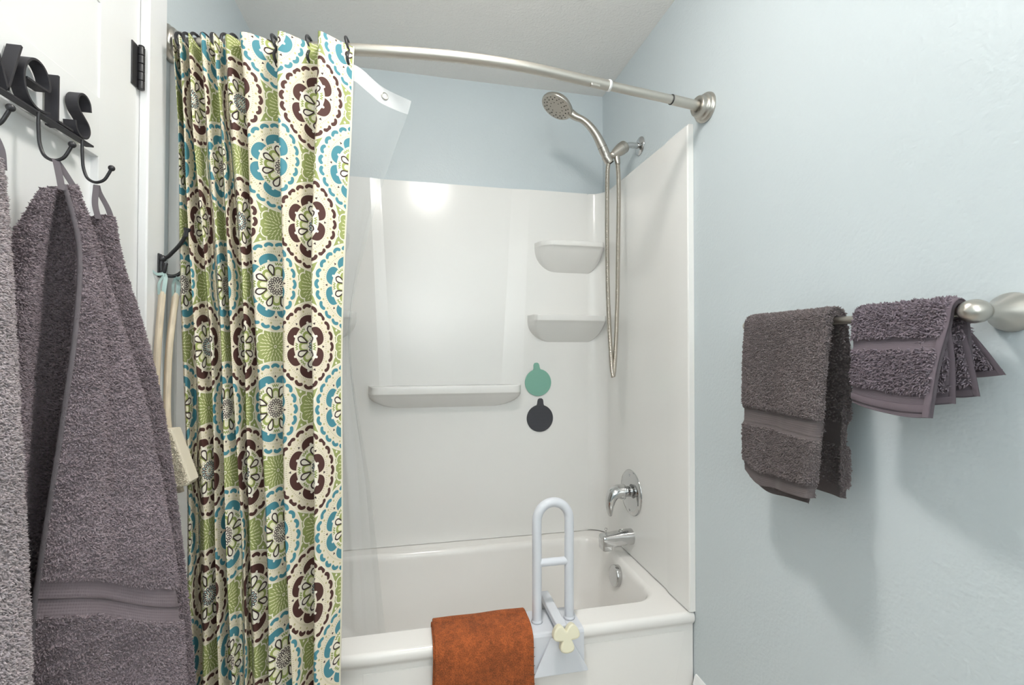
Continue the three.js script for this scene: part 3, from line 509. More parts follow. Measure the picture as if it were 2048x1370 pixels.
// ================================================================ clamp-on grab bar
{
  const g = thing('grab_bar', 'white clamp on tub grab bar with cream knob', 'grab bar');
  const wm = std({ color: lin(0.69, 0.71, 0.755), roughness: 0.33 }), zc = 0.700, xl = 0.3775, xr = 0.4825, r = 0.0148, xm = (xl + xr) / 2, rr = (xr - xl) / 2;
  const arch = []; arch.push([xl, 0.408, zc], [xl, 0.5, zc], [xl, 0.62, zc]); for (let k = 0; k <= 12; k++) { const a = Math.PI - k / 12 * Math.PI; arch.push([xm + rr * Math.cos(a), 0.716 + rr * 1.04 * Math.sin(a), zc]); } arch.push([xr, 0.62, zc], [xr, 0.5, zc], [xr, 0.408, zc]);
  mesh('handle_tube', tube(arch, r, 130, 20), wm, g);
  mesh('crossbar', tube([[xl + 0.006, 0.585, zc], [xr - 0.006, 0.585, zc]], 0.0122, 6, 18), wm, g);
  for (const x of [xl, xr]) mesh('weld_collar', lathe([[0.0148, 0], [0.0182, 0], [0.0165, 0.004], [0.0148, 0.007]], [x, 0.4055, zc], [0, 1, 0], 24), wm, g);
  // saddle: top plate over the rim, front plate with a kicked out lower lip, folded triangular cheeks
  const x0 = 0.350, x1 = 0.508;
  const prof = [[0.640, 0.4005], [0.754, 0.4005], [0.7615, 0.3985], [0.7645, 0.391], [0.7650, 0.36], [0.7655, 0.300], [0.770, 0.290], [0.778, 0.286], [0.778, 0.2835], [0.768, 0.2865], [0.7625, 0.299], [0.7622, 0.385], [0.7605, 0.3965], [0.753, 0.3985], [0.640, 0.3985]];
  const pg = new THREE.ExtrudeGeometry(new THREE.Shape(prof.map(p => new THREE.Vector2(-p[0], p[1] + 0.004))), { depth: x1 - x0, bevelEnabled: false }); pg.rotateY(Math.PI / 2); pg.translate(x0, 0, 0); 
  mesh('saddle_plate', pg, wm, g);
  // outer triangular front plate
  const tri = extrudeFlat([[xm - 0.028, 0.395], [xm + 0.028, 0.395], [x1 + 0.004, 0.304], [x1 + 0.006, 0.296], [x0 - 0.001, 0.296], [x0 + 0.001, 0.302]], 0.0025, 0.0012); tri.rotateX(-0.10); tri.translate(0, -0.0055, 0.8085 - 0.003); mesh('front_plate', tri, wm, g);
  // clamp arm along z and the threaded knob
  mesh('clamp_arm', box(xm - 0.0155, xm + 0.0155, 0.4185, 0.440, 0.592, 0.792, 0.004), wm, g);
  mesh('clamp_jaw', box(xm - 0.0155, xm + 0.0155, 0.335, 0.438, 0.590, 0.597, 0.002), wm, g);
  mesh('jaw_pad', box(xm - 0.018, xm + 0.018, 0.335, 0.372, 0.597, 0.612, 0.003), M.blackSoft, g);
  const km = std({ color: lin(0.80, 0.76, 0.58), roughness: 0.38 }), lob = [];
  for (let k = 0; k <= 120; k++) { const a = k / 120 * 2 * Math.PI, c = Math.cos(3 * (a - 0.52)); const q = 0.0235 + 0.0125 * Math.tanh(2.6 * (c + 0.35)); lob.push([q * Math.cos(a), q * Math.sin(a)]); }
  const kg = extrudeFlat(lob.slice(0, -1), 0.014, 0.005); kg.rotateZ(0.02); kg.rotateX(-0.18); kg.translate(xm + 0.004, 0.418, 0.806); mesh('knob', kg, km, g);
  mesh('bolt', capTube([[xm + 0.002, 0.412, 0.79], [xm + 0.003, 0.412, 0.808]], 0.006, 4, 12), M.nickel, g);
}
// ================================================================ rust bath mat over the rim
{
  const g = thing('bath_mat', 'rust brown suede like bath mat folded over the tub rim', 'bath mat');
  const a1 = valueNoise(256, 128, 21), a2 = valueNoise(256, 20, 23), a3 = valueNoise(256, 6, 24);
  const mt = noiseTex(256, (x, y) => { const k = y * 256 + x, v = 0.76 + 0.30 * (a1[k] - 0.5) + 0.16 * (a2[k] - 0.5) + 0.12 * (a3[k] - 0.5); return [0.79 * v, 0.415 * v, 0.205 * v]; }, 1, true); mt.repeat.set(5, 5);
  const mb = noiseTex(256, (x, y) => a1[y * 256 + x] * 0.8 + a2[y * 256 + x] * 0.2, 5);
  const mm = std({ map: mt, roughness: 0.92, bumpMap: mb, bumpScale: 0.0016, sheen: 0.5, sheenRoughness: 0.5, sheenColor: lin(0.5, 0.28, 0.15) });
  function drape(x0, x1, off, th, y0, y1, wob) {
    const path = curve([[0, y0, 0.606 - off], [0, 0.34, 0.612 - off], [0, 0.378, 0.622 - off], [0, 0.4025 + off, 0.645], [0, 0.4045 + off, 0.69], [0, 0.4025 + off, 0.732], [0, 0.392 + off * 0.7, 0.7545 + off * 0.7], [0, 0.37, 0.7615 + off], [0, 0.30, 0.7625 + off], [0, (0.30 + y1) / 2, 0.7635 + off], [0, y1, 0.7645 + off]]);
    const NU = 90, prof = [], N = 40; // cross profile across x with rounded edges, closed ring
    const ring = []; for (let k = 0; k <= N; k++) { const t = k / N; ring.push([x0 + th * 0.5 + (x1 - x0 - th) * t, 1]); } for (let k = 1; k < 10; k++) { const a = Math.PI / 2 - k / 10 * Math.PI; ring.push([x1 - th * 0.5 + th * 0.5 * Math.cos(a), Math.sin(a)]); } for (let k = N; k >= 0; k--) { const t = k / N; ring.push([x0 + th * 0.5 + (x1 - x0 - th) * t, -1]); } for (let k = 1; k < 10; k++) { const a = -Math.PI / 2 - k / 10 * Math.PI; ring.push([x0 + th * 0.5 + th * 0.5 * Math.cos(a), Math.sin(a)]); } ring.push(ring[0]);
    const rows = [];
    for (let j = 0; j <= NU; j++) { const t = j / NU, c = path.getPointAt(t), tg = path.getTangentAt(t), n = V(0, -tg.z, tg.y).negate(); if (n.y < 0 && t < 0.5) n.negate(); const nn = V(0, tg.z, -tg.y); const out = nn.y + nn.z > 0 || t < 0.35 && nn.y > 0 ? nn : nn.negate(); const o2 = t < 0.3 ? (nn.z < 0 ? nn : nn.clone().negate()) : out;
      rows.push(ring.map(([x, s]) => { const w = wob * Math.sin(x * 31 + t * 9) * Math.sin(t * 7 + x * 12); return V(x + wob * 1.2 * Math.sin(t * 16 + (x > 0.2 ? 2 : 0)), c.y, c.z).addScaledVector(t < 0.3 ? out : out, (s + 1) / 2 * th + w); })); }
    return gridGeo(rows, (i, j) => [rows[j][i].x, path.getLength() * j / NU]);
  }
  mesh('lower_layer', drape(0.0555, 0.346, 0.0015, 0.007, 0.24, 0.10, 0.0006), mm, g);
  mesh('upper_layer', drape(0.060, 0.349, 0.0105, 0.008, 0.27, 0.085, 0.0012), mm, g);
  const st = std({ color: lin(0.17, 0.065, 0.025), roughness: 0.9 }), rs = rng(77), parts = [];
  for (let k = 0; k < 12; k++) { const y = 0.405 - k * 0.026, z = k < 1 ? 0.752 : 0.7835; parts.push(capTube([[0.333 + rs() * 0.004, y + 0.004, z - 0.0015], [0.3425, y + 0.001, z], [0.3500, y - 0.002, z - 0.005]], 0.0008, 8, 6)); }
  const sm = mesh('edge_stitch', mergeGeometries(parts), st, g); sm.userData.kind = 'stuff';
}
// ================================================================ terry towels
// control net: columns of points downwards -> smooth grid
function net(cols, NI, NJ) {
  const cs = cols.map(c => curve(c)), rows = [];
  for (let j = 0; j <= NJ; j++) { const c = curve(cs.map(k => k.getPoint(j / NJ))), row = []; for (let i = 0; i <= NI; i++) row.push(c.getPoint(i / NI)); rows.push(row); }
  return rows;
}
function normalsOf(rows) {
  const nj = rows.length, ni = rows[0].length;
  return rows.map((r, j) => r.map((p, i) => { const a = rows[j][Math.min(ni - 1, i + 1)].clone().sub(rows[j][Math.max(0, i - 1)]), b = rows[Math.min(nj - 1, j + 1)][i].clone().sub(rows[Math.max(0, j - 1)][i]); const n = b.cross(a); return n.lengthSq() > 1e-14 ? n.normalize() : V(1, 0, 0); }));
}
const smooth = (a, b, t) => { t = Math.max(0, Math.min(1, (t - a) / (b - a))); return t * t * (3 - 2 * t); };
const clumps = valueNoise(256, 40, 91), clumpsB = valueNoise(256, 90, 92), tones = valueNoise(256, 9, 93);
const nAt = (f, u, v) => f[(((Math.floor(v) % 256) + 256) % 256) * 256 + ((Math.floor(u) % 256) + 256) % 256];
const tuftGeo = (() => {   // one bent loop of yarn, about 4 x 4 x 6 mm before scaling
  const g = new THREE.ConeGeometry(0.5, 1, 5, 2, true); const p = g.attributes.position; g.translate(0, 0.5, 0);
  for (let k = 0; k < p.count; k++) { const y = p.getY(k); const w = y > 0.9 ? 0.35 : y > 0.4 ? 1.9 : 1; p.setX(k, p.getX(k) * w + y * y * 0.45); p.setZ(k, p.getZ(k) * w); }
  g.computeVertexNormals(); return g;
})();
// sheet with thickness; skip(i/NI, j/NJ) says where the weave is flat (borders and hems)
function terry(parent, rows, o) {
  const nj = rows.length - 1, ni = rows[0].length - 1, N = normalsOf(rows), th = o.th, s = o.flip ? -1 : 1;
  const flat = (i, j) => o.flat ? o.flat(i / ni, j / nj) : 0;
  const outer = rows.map((r, j) => r.map((p, i) => p.clone().addScaledVector(N[j][i], s * th / 2 * (1 - 0.75 * flat(i, j)))));
  const inner = rows.map((r, j) => r.map((p, i) => p.clone().addScaledVector(N[j][i], -s * th / 2)));
  // ring strips close the edges
  const rim = (a, b) => a.map((p, k) => { const m = p.clone().add(b[k]).multiplyScalar(0.5); return [p, m, b[k]]; });
  const gs = [gridGeo(outer), gridGeo(inner)];
  const edges = [[outer[nj], inner[nj]], [outer[0], inner[0]], [outer.map(r => r[0]), inner.map(r => r[0])], [outer.map(r => r[ni]), inner.map(r => r[ni])]];
  for (const [a, b] of edges) gs.push(gridGeo([a, b]));
  const cloth = mesh('cloth', mergeGeometries(gs), o.mat, parent);
  // the pile
  const r = rng(o.seed), pts = [], cell = o.cell, area = (a, b, c) => b.clone().sub(a).cross(c.clone().sub(a)).length() / 2;
  const put = (G, nsign, dens, useFlat) => {
    for (let j = 0; j < G.length - 1; j++) for (let i = 0; i < G[0].length - 1; i++) {
      const A = G[j][i], B = G[j][i + 1], C = G[j + 1][i], D = G[j + 1][i + 1], ar = area(A, B, C) + area(B, D, C); let n = ar / (cell * cell) * dens; n = Math.floor(n) + (r() < n % 1 ? 1 : 0);
      const nr = B.clone().sub(A).cross(C.clone().sub(A)).normalize().multiplyScalar(nsign);
      for (let k = 0; k < n; k++) { const u = r(), v = r(); if (useFlat && flat(i + u, j + v) > 0.35) continue; const p = A.clone().multiplyScalar((1 - u) * (1 - v)).addScaledVector(B, u * (1 - v)).addScaledVector(C, (1 - u) * v).addScaledVector(D, u * v); pts.push([p, nr, i + u, j + v]); }
    }
  };
  put(outer, -s, 1, true); if (o.both) put(inner, s, o.both, true);
  if (!o.noEdge) for (const [a, b] of edges.slice(o.edgeFrom ?? 2)) put([a, b], 1, 0.8, false);
  const im = new THREE.InstancedMesh(tuftGeo, o.pile, pts.length), m4 = new THREE.Matrix4(), q = new THREE.Quaternion(), sc = V(1, 1, 1), up = V(0, 1, 0), col = new THREE.Color();
  pts.forEach(([p, n, i, j], k) => {
    const cx = p.z * 900 + p.x * 700, cy = p.y * 900, cl = nAt(clumps, cx * 1.0, cy * 1.0), c2 = nAt(clumpsB, cx + 77, cy * 1.0 + 31), to = nAt(tones, cx * 0.3, cy * 0.3);
    const d = n.clone().add(V((r() - 0.5) * 1.5 + (cl - 0.5) * 1.6, (r() - 0.5) * 1.5 - 0.35 + (c2 - 0.5) * 1.6, (r() - 0.5) * 1.5)).normalize();
    q.setFromUnitVectors(up, d).multiply(new THREE.Quaternion().setFromAxisAngle(up, r() * 6.28));
    const h = o.len * (0.7 + 0.5 * r()) * (0.75 + 0.6 * cl), w = o.wid * (0.8 + 0.5 * r()); sc.set(w, h, w);
    m4.compose(p.clone().addScaledVector(n, -0.0004), q, sc); im.setMatrixAt(k, m4);
    const b = (0.82 + 0.36 * r()) * (0.84 + 0.32 * to); col.setRGB(b * (0.97 + 0.06 * r()), b, b * (0.97 + 0.06 * r())); im.setColorAt(k, col);
  });
  im.name = 'terry_pile'; im.userData.kind = 'stuff'; shade(im); parent.add(im);
  return { outer, inner, N, cloth };
}
const weaveBump = noiseTex(128, (x, y) => 0.5 + 0.3 * Math.sin(y * Math.PI / 4) + 0.2 * Math.sin(x * Math.PI / 8 + Math.floor(y / 8)), 20);
const towelCol = { dark: [0.232, 0.188, 0.206], hand: [0.155, 0.129, 0.130], wash: [0.185, 0.150, 0.175], pale: [0.37, 0.325, 0.335] };
const clothMat = (c, k = 1) => std({ color: lin(c[0] * k, c[1] * k, c[2] * k), roughness: 0.95, bumpMap: weaveBump, bumpScale: 0.0004, sheen: 0.25, sheenRoughness: 0.6, sheenColor: lin(0.4, 0.36, 0.38) });
const pileMat = c => std({ color: lin(c[0], c[1], c[2]), roughness: 0.95, sheen: 0.35, sheenRoughness: 0.5, sheenColor: lin(0.45, 0.4, 0.43), side: THREE.DoubleSide });
function strip(pts, w, axis, th = 0.0012) {   // flat band along a path, w wide along axis
  const c = curve(pts), A = V(...axis).normalize(), rows = [], n = 40; for (let k = 0; k <= n; k++) { const p = c.getPointAt(k / n), t = c.getTangentAt(k / n), nn = t.clone().cross(A).normalize(), row = []; for (const [a, b] of [[-1, -1], [1, -1], [1, 1], [-1, 1], [-1, -1]]) row.push(p.clone().addScaledVector(A, a * w / 2).addScaledVector(nn, b * th / 2)); rows.push(row); } return gridGeo(rows);
}
// ---------------------------------------------------------------- three bath towels hanging on the door hooks
const hemLine = (rows, i, r) => tube(rows.map(w => w[i]).filter((_, k) => k % 4 === 0), r, 90, 8);
{
  const c = towelCol.dark, m = clothMat(c, 0.75), p = pileMat(c), hemM = clothMat([0.235, 0.205, 0.225]);
  // nearest the middle hook: front sheet from its selvedge round to the back sheet
  const t1 = thing('bath_towel', 'mauve grey bath towel hung by its loop on the hook under the letter e', 'towel', 'bath towels on the door hooks');
  const cols = [
    [[-0.563, 1.518, 1.213], [-0.541, 1.420, 1.216], [-0.529, 1.288, 1.240], [-0.534, 1.118, 1.260], [-0.549, 0.880, 1.280], [-0.556, 0.62, 1.288], [-0.56, 0.40, 1.292]],
    [[-0.560, 1.520, 1.210], [-0.534, 1.420, 1.203], [-0.516, 1.285, 1.212], [-0.505, 1.110, 1.222], [-0.506, 0.852, 1.232], [-0.506, 0.60, 1.236], [-0.506, 0.39, 1.238]],
    [[-0.558, 1.522, 1.206], [-0.536, 1.415, 1.190], [-0.520, 1.285, 1.186], [-0.508, 1.110, 1.190], [-0.494, 0.828, 1.196], [-0.492, 0.58, 1.196], [-0.490, 0.38, 1.196]],
    [[-0.556, 1.523, 1.203], [-0.535, 1.410, 1.178], [-0.512, 1.285, 1.166], [-0.488, 1.110, 1.162], [-0.455, 0.795, 1.162], [-0.445, 0.55, 1.160], [-0.44, 0.36, 1.160]],
    [[-0.558, 1.524, 1.200], [-0.541, 1.408, 1.169], [-0.519, 1.292, 1.149], [-0.484, 1.125, 1.130], [-0.434, 0.765, 1.114], [-0.42, 0.52, 1.112], [-0.414, 0.34, 1.11]],
    [[-0.570, 1.522, 1.198], [-0.578, 1.408, 1.166], [-0.578, 1.292, 1.146], [-0.570, 1.125, 1.132], [-0.560, 0.78, 1.122], [-0.558, 0.52, 1.122], [-0.556, 0.34, 1.12]],
    [[-0.580, 1.518, 1.206], [-0.596, 1.400, 1.200], [-0.600, 1.292, 1.198], [-0.602, 1.125, 1.200], [-0.602, 0.82, 1.204], [-0.602, 0.55, 1.206], [-0.602, 0.36, 1.206]],
    [[-0.574, 1.506, 1.228], [-0.574, 1.400, 1.262], [-0.572, 1.300, 1.283], [-0.570, 1.160, 1.296], [-0.572, 0.88, 1.302], [-0.574, 0.62, 1.304], [-0.574, 0.40, 1.304]],
    [[-0.584, 1.504, 1.228], [-0.602, 1.398, 1.266], [-0.605, 1.300, 1.288], [-0.607, 1.160, 1.301], [-0.608, 0.88, 1.306], [-0.608, 0.62, 1.308], [-0.608, 0.40, 1.308]]];
  const NI = 120, NJ = 150, rows = net(cols, NI, NJ);
  const bandJ = j => { const t = j; return smooth(0.648, 0.652, t) * (1 - smooth(0.682, 0.686, t)); };
  const R = terry(t1, rows, { th: 0.008, mat: m, pile: p, seed: 5, cell: 0.0021, len: 0.0044, wid: 0.0023, flat: (i, j) => bandJ(j), both: 1, noEdge: true });
  mesh('selvedge', tube(R.outer.map(w => w[0]).filter((_, k) => k % 4 === 0), 0.0034, 90, 10), hemM, t1);
  const bj = Math.round(0.667 * NJ), ridge = R.outer[bj].map((q, i) => q.clone().addScaledVector(R.N[bj][i], 0.0007));
  mesh('border_ridge', tube(ridge.slice(0, 70), 0.0016, 120, 6), clothMat(c, 0.95), t1);
  mesh('hanging_loop', strip([[-0.560, 1.508, 1.222], [-0.567, 1.532, 1.217], [-0.574, 1.556, 1.213], [-0.5765, 1.5615, 1.211], [-0.574, 1.556, 1.208], [-0.562, 1.532, 1.203], [-0.550, 1.506, 1.197]], 0.009, [0.87, 0, -0.48], 0.0014), hemM, t1);
  // farther hook
  const t2 = thing('bath_towel', 'mauve grey bath towel hanging on the hook nearest the door hinge', 'towel', 'bath towels on the door hooks');
  const cols2 = [
    [[-0.590, 1.492, 1.106], [-0.600, 1.40, 1.122], [-0.602, 1.30, 1.116], [-0.603, 1.12, 1.106], [-0.603, 0.8, 1.100], [-0.603, 0.55, 1.098], [-0.603, 0.36, 1.098]],
    [[-0.570, 1.498, 1.110], [-0.566, 1.40, 1.122], [-0.556, 1.30, 1.112], [-0.545, 1.12, 1.104], [-0.52, 0.8, 1.096], [-0.51, 0.55, 1.094], [-0.505, 0.36, 1.094]],
    [[-0.562, 1.500, 1.106], [-0.552, 1.40, 1.104], [-0.538, 1.30, 1.088], [-0.520, 1.12, 1.072], [-0.492, 0.8, 1.058], [-0.478, 0.55, 1.052], [-0.47, 0.36, 1.05]],
    [[-0.560, 1.500, 1.098], [-0.549, 1.40, 1.082], [-0.530, 1.30, 1.060], [-0.502, 1.12, 1.036], [-0.468, 0.8, 1.020], [-0.452, 0.55, 1.006], [-0.445, 0.36, 1.0]],
    [[-0.572, 1.496, 1.092], [-0.580, 1.40, 1.066], [-0.578, 1.30, 1.040], [-0.572, 1.12, 1.012], [-0.560, 0.8, 0.996], [-0.552, 0.55, 0.985], [-0.55, 0.36, 0.98]],
    [[-0.585, 1.492, 1.092], [-0.603, 1.40, 1.066], [-0.606, 1.30, 1.040], [-0.607, 1.12, 1.012], [-0.607, 0.8, 0.996], [-0.607, 0.55, 0.985], [-0.607, 0.36, 0.98]]];
  const rows2 = net(cols2, 80, 130);
  terry(t2, rows2, { th: 0.008, mat: m, pile: p, seed: 6, cell: 0.0022, len: 0.0044, wid: 0.0023, noEdge: true });
  mesh('hanging_loop', strip([[-0.566, 1.488, 1.122], [-0.573, 1.515, 1.120], [-0.5765, 1.545, 1.112], [-0.5775, 1.5555, 1.1085], [-0.5765, 1.545, 1.105], [-0.566, 1.515, 1.096], [-0.560, 1.488, 1.092]], 0.009, [0.87, 0, -0.48], 0.0014), hemM, t2);
  // nearest the viewer, cut by the frame
  const pc = towelCol.pale, t3 = thing('bath_towel', 'lighter grey bath towel at the left edge, closest to the viewer', 'towel', 'bath towels on the door hooks');
  const cols3 = [
    [[-0.590, 1.505, 1.325], [-0.603, 1.40, 1.322], [-0.604, 1.28, 1.324], [-0.604, 1.10, 1.326], [-0.604, 0.85, 1.328], [-0.604, 0.60, 1.328], [-0.604, 0.38, 1.328]],
    [[-0.572, 1.508, 1.328], [-0.560, 1.40, 1.332], [-0.552, 1.28, 1.336], [-0.546, 1.10, 1.340], [-0.538, 0.85, 1.342], [-0.536, 0.60, 1.344], [-0.535, 0.38, 1.344]],
    [[-0.562, 1.512, 1.340], [-0.543, 1.40, 1.358], [-0.530, 1.28, 1.362], [-0.517, 1.10, 1.364], [-0.502, 0.85, 1.366], [-0.496, 0.60, 1.368], [-0.493, 0.38, 1.368]],
    [[-0.560, 1.512, 1.350], [-0.538, 1.40, 1.39], [-0.522, 1.28, 1.40], [-0.512, 1.10, 1.41], [-0.500, 0.85, 1.42], [-0.496, 0.60, 1.42], [-0.495, 0.38, 1.42]],
    [[-0.568, 1.508, 1.356], [-0.556, 1.40, 1.42], [-0.548, 1.28, 1.45], [-0.540, 1.10, 1.47], [-0.532, 0.85, 1.48], [-0.530, 0.60, 1.48], [-0.53, 0.38, 1.48]],
    [[-0.588, 1.505, 1.352], [-0.604, 1.40, 1.42], [-0.605, 1.28, 1.45], [-0.606, 1.10, 1.47], [-0.606, 0.85, 1.48], [-0.606, 0.60, 1.48], [-0.606, 0.38, 1.48]]];
  terry(t3, net(cols3, 80, 130), { th: 0.008, mat: clothMat(pc, 0.8), pile: pileMat(pc), seed: 8, flip: true, cell: 0.0023, len: 0.0044, wid: 0.0024, noEdge: true });
  mesh('hanging_loop', strip([[-0.566, 1.500, 1.346], [-0.573, 1.53, 1.340], [-0.5765, 1.556, 1.334], [-0.5775, 1.5615, 1.3315], [-0.5765, 1.556, 1.329], [-0.567, 1.53, 1.327], [-0.562, 1.500, 1.330]], 0.009, [0.87, 0, -0.48], 0.0014), hemM, t3);
}
// ---------------------------------------------------------------- towel bar on the right wall
const BX = 0.822, BY = 1.308;
{
  const g = thing('towel_bar', 'brushed nickel towel bar with flared posts on the blue wall', 'towel bar');
  mesh('bar', tube([[BX, BY, 1.112], [BX, BY, 1.560]], 0.0078, 8, 20), M.nickel, g);
  for (const z of [1.106, 1.572]) {
    const q = thing2('post', g);
    mesh('finial', lathe([[0.0001, -0.024], [0.0095, -0.0215], [0.0158, -0.014], [0.0182, -0.003], [0.0172, 0.006], [0.0135, 0.013], [0.0128, 0.016]], [BX, BY, z], [1, 0, 0], 36), M.nickel, q);
    mesh('stem', lathe([[0.0128, 0.016], [0.0128, 0.022], [0.0142, 0.032], [0.0175, 0.042], [0.0222, 0.052], [0.0270, 0.060], [0.0298, 0.067], [0.0305, 0.0715], [0.0292, 0.0748], [0, 0.0748]], [BX, BY, z], [1, 0, 0], 44), M.nickel, q);
  }
}
function thing2(name, parent) { const g = new THREE.Group(); g.name = name; parent.add(g); return g; }
// ---------------------------------------------------------------- hand towel and washcloth folded over the bar
{
  const c = towelCol.hand, m = clothMat(c, 0.8), p = pileMat(c), hemM = clothMat(c, 1.15);
  const t = thing('hand_towel', 'grey brown hand towel folded over the left part of the bar', 'towel', 'towels on the towel bar');
  // one column per z; points run from the back hem up over the bar to the front hem
  const col = (z, zf, xb, xf, yb, yf, xm) => [[xb, yb, z], [xb + 0.002, 1.06, z], [0.846, 1.22, z], [0.839, 1.296, z], [0.834, 1.3215, z - 0.001], [BX, 1.3275, z - 0.002], [0.808, 1.3195, z - 0.003], [0.802, 1.29, zf * 0.1 + z * 0.9], [xm, 1.21, zf * 0.4 + z * 0.6], [xm * 0.5 + xf * 0.5, 1.07, zf * 0.8 + z * 0.2], [xf, yf, zf]];
  const cols = [col(1.110, 1.104, 0.858, 0.800, 0.962, 0.956, 0.798), col(1.165, 1.158, 0.862, 0.790, 0.950, 0.936, 0.795), col(1.215, 1.205, 0.858, 0.793, 0.948, 0.940, 0.798), col(1.262, 1.250, 0.856, 0.772, 0.950, 0.948, 0.788), col(1.305, 1.297, 0.852, 0.760, 0.952, 0.954, 0.786), col(1.333, 1.334, 0.842, 0.752, 0.954, 0.960, 0.788), col(1.340, 1.340, 0.836, 0.764, 0.956, 0.962, 0.794)];
  const rows = net(cols, 70, 150);    // i runs over z, j over the drop
  const band = j => Math.max(smooth(0.868, 0.873, j) * (1 - smooth(0.896, 0.901, j)), smooth(0.975, 0.98, j), smooth(0.095, 0.10, j) * (1 - smooth(0.125, 0.13, j)), 1 - smooth(0.018, 0.023, j));
  const R = terry(t, rows, { th: 0.015, mat: m, pile: p, seed: 15, cell: 0.0023, len: 0.0042, wid: 0.0025, flat: (i, j) => band(j), both: 0.25 });
  for (const jj of [0.876, 0.892]) { const k = Math.round(jj * 150); mesh('border_ridge', tube(R.outer[k], 0.0011, 80, 6), hemM, t); }
  // the inner fold seen under the front hem
  const cols2 = [[[0.812, 1.10, 1.115], [0.808, 1.0, 1.114], [0.806, 0.94, 1.112]], [[0.808, 1.10, 1.18], [0.804, 1.0, 1.176], [0.803, 0.922, 1.172]], [[0.806, 1.10, 1.25], [0.800, 1.0, 1.245], [0.796, 0.930, 1.24]], [[0.806, 1.10, 1.32], [0.798, 1.0, 1.31], [0.786, 0.938, 1.30]]];
  terry(t, net(cols2, 30, 30), { th: 0.008, mat: m, pile: p, seed: 16, cell: 0.0032, len: 0.0045, wid: 0.002, flat: (i, j) => smooth(0.9, 0.92, j) });
}
{
  const c = towelCol.wash, m = clothMat(c, 0.8), p = pileMat(c), hemM = clothMat([0.215, 0.170, 0.200]);
  const t = thing('washcloth', 'mauve washcloth draped over the bar beside the flared post', 'washcloth', 'towels on the towel bar');
  const col = (z, zf, xb, zb, xf, yb, yf) => [[xb, yb, zb], [xb * 0.6 + 0.838 * 0.4, (yb + 1.30) / 2, zb * 0.5 + z * 0.5], [0.838, 1.300, z], [0.832, 1.3205, z], [BX, 1.3265, z], [0.809, 1.3185, z], [0.804, 1.295, z * 0.9 + zf * 0.1], [0.804 * 0.4 + xf * 0.6, 1.23, z * 0.5 + zf * 0.5], [xf, yf, zf]];
  const cols = [col(1.393, 1.384, 0.850, 1.39, 0.808, 1.20, 1.152), col(1.43, 1.42, 0.856, 1.435, 0.796, 1.20, 1.146), col(1.475, 1.462, 0.852, 1.478, 0.790, 1.198, 1.142), col(1.52, 1.507, 0.850, 1.522, 0.778, 1.198, 1.142), col(1.552, 1.542, 0.846, 1.553, 0.774, 1.198, 1.146)];
  const rows = net(cols, 60, 100);
  const band = j => Math.max(smooth(0.80, 0.808, j) * (1 - smooth(0.835, 0.843, j)), smooth(0.945, 0.952, j), 1 - smooth(0.03, 0.04, j));
  const R = terry(t, rows, { th: 0.009, mat: m, pile: p, seed: 25, cell: 0.0026, len: 0.0058, wid: 0.0029, flat: (i, j) => Math.max(band(j), smooth(0.955, 0.965, i)), both: 0.3, noEdge: true });
  mesh('side_hem', strip(R.outer.map((w, k) => w[58].clone().addScaledVector(R.N[k][58], 0.0014)).filter((_, k) => k % 4 === 0).slice(9), 0.0095, [0.05, 0, 1], 0.003), hemM, t);
  mesh('bottom_hem', strip(R.outer[98].map((q, i) => q.clone().addScaledVector(R.N[98][i], 0.0006)), 0.0115, [0, 1, 0], 0.004), hemM, t);
  // back folds fanned out towards the post
  const fan = (pts, seed) => { const rw = net(pts, 30, 40), Q = terry(t, rw, { th: 0.007, mat: m, pile: p, seed, cell: 0.0030, len: 0.006, wid: 0.0024, flat: (i, j) => Math.max(smooth(0.86, 0.88, j), smooth(0.86, 0.88, i)), noEdge: true }); mesh('fold_hem', strip(Q.outer.map(w => w[29]).filter((_, k) => k % 4 === 0), 0.007, [0.3, 0, 1], 0.003), hemM, t); mesh('fold_hem', strip(Q.outer[38], 0.009, [0, 1, 0], 0.003), hemM, t); };
  fan([[[0.800, 1.285, 1.5090], [0.799, 1.23, 1.508], [0.797, 1.160, 1.500]], [[0.806, 1.290, 1.5240], [0.803, 1.23, 1.5290], [0.800, 1.163, 1.5270]], [[0.812, 1.295, 1.5420], [0.812, 1.235, 1.5480], [0.810, 1.168, 1.5500]]], 31);
  fan([[[0.836, 1.295, 1.4910], [0.836, 1.24, 1.5060], [0.830, 1.175, 1.5210]], [[0.838, 1.296, 1.5210], [0.836, 1.24, 1.5360], [0.833, 1.176, 1.5440]], [[0.838, 1.296, 1.5410], [0.838, 1.24, 1.5530], [0.838, 1.180, 1.5630]]], 32);
  fan([[[0.856, 1.296, 1.4860], [0.860, 1.25, 1.5110], [0.862, 1.205, 1.5260]], [[0.857, 1.296, 1.5110], [0.861, 1.25, 1.5360], [0.864, 1.208, 1.5530]], [[0.858, 1.297, 1.5270], [0.864, 1.25, 1.5560], [0.868, 1.213, 1.5770]]], 33);
}
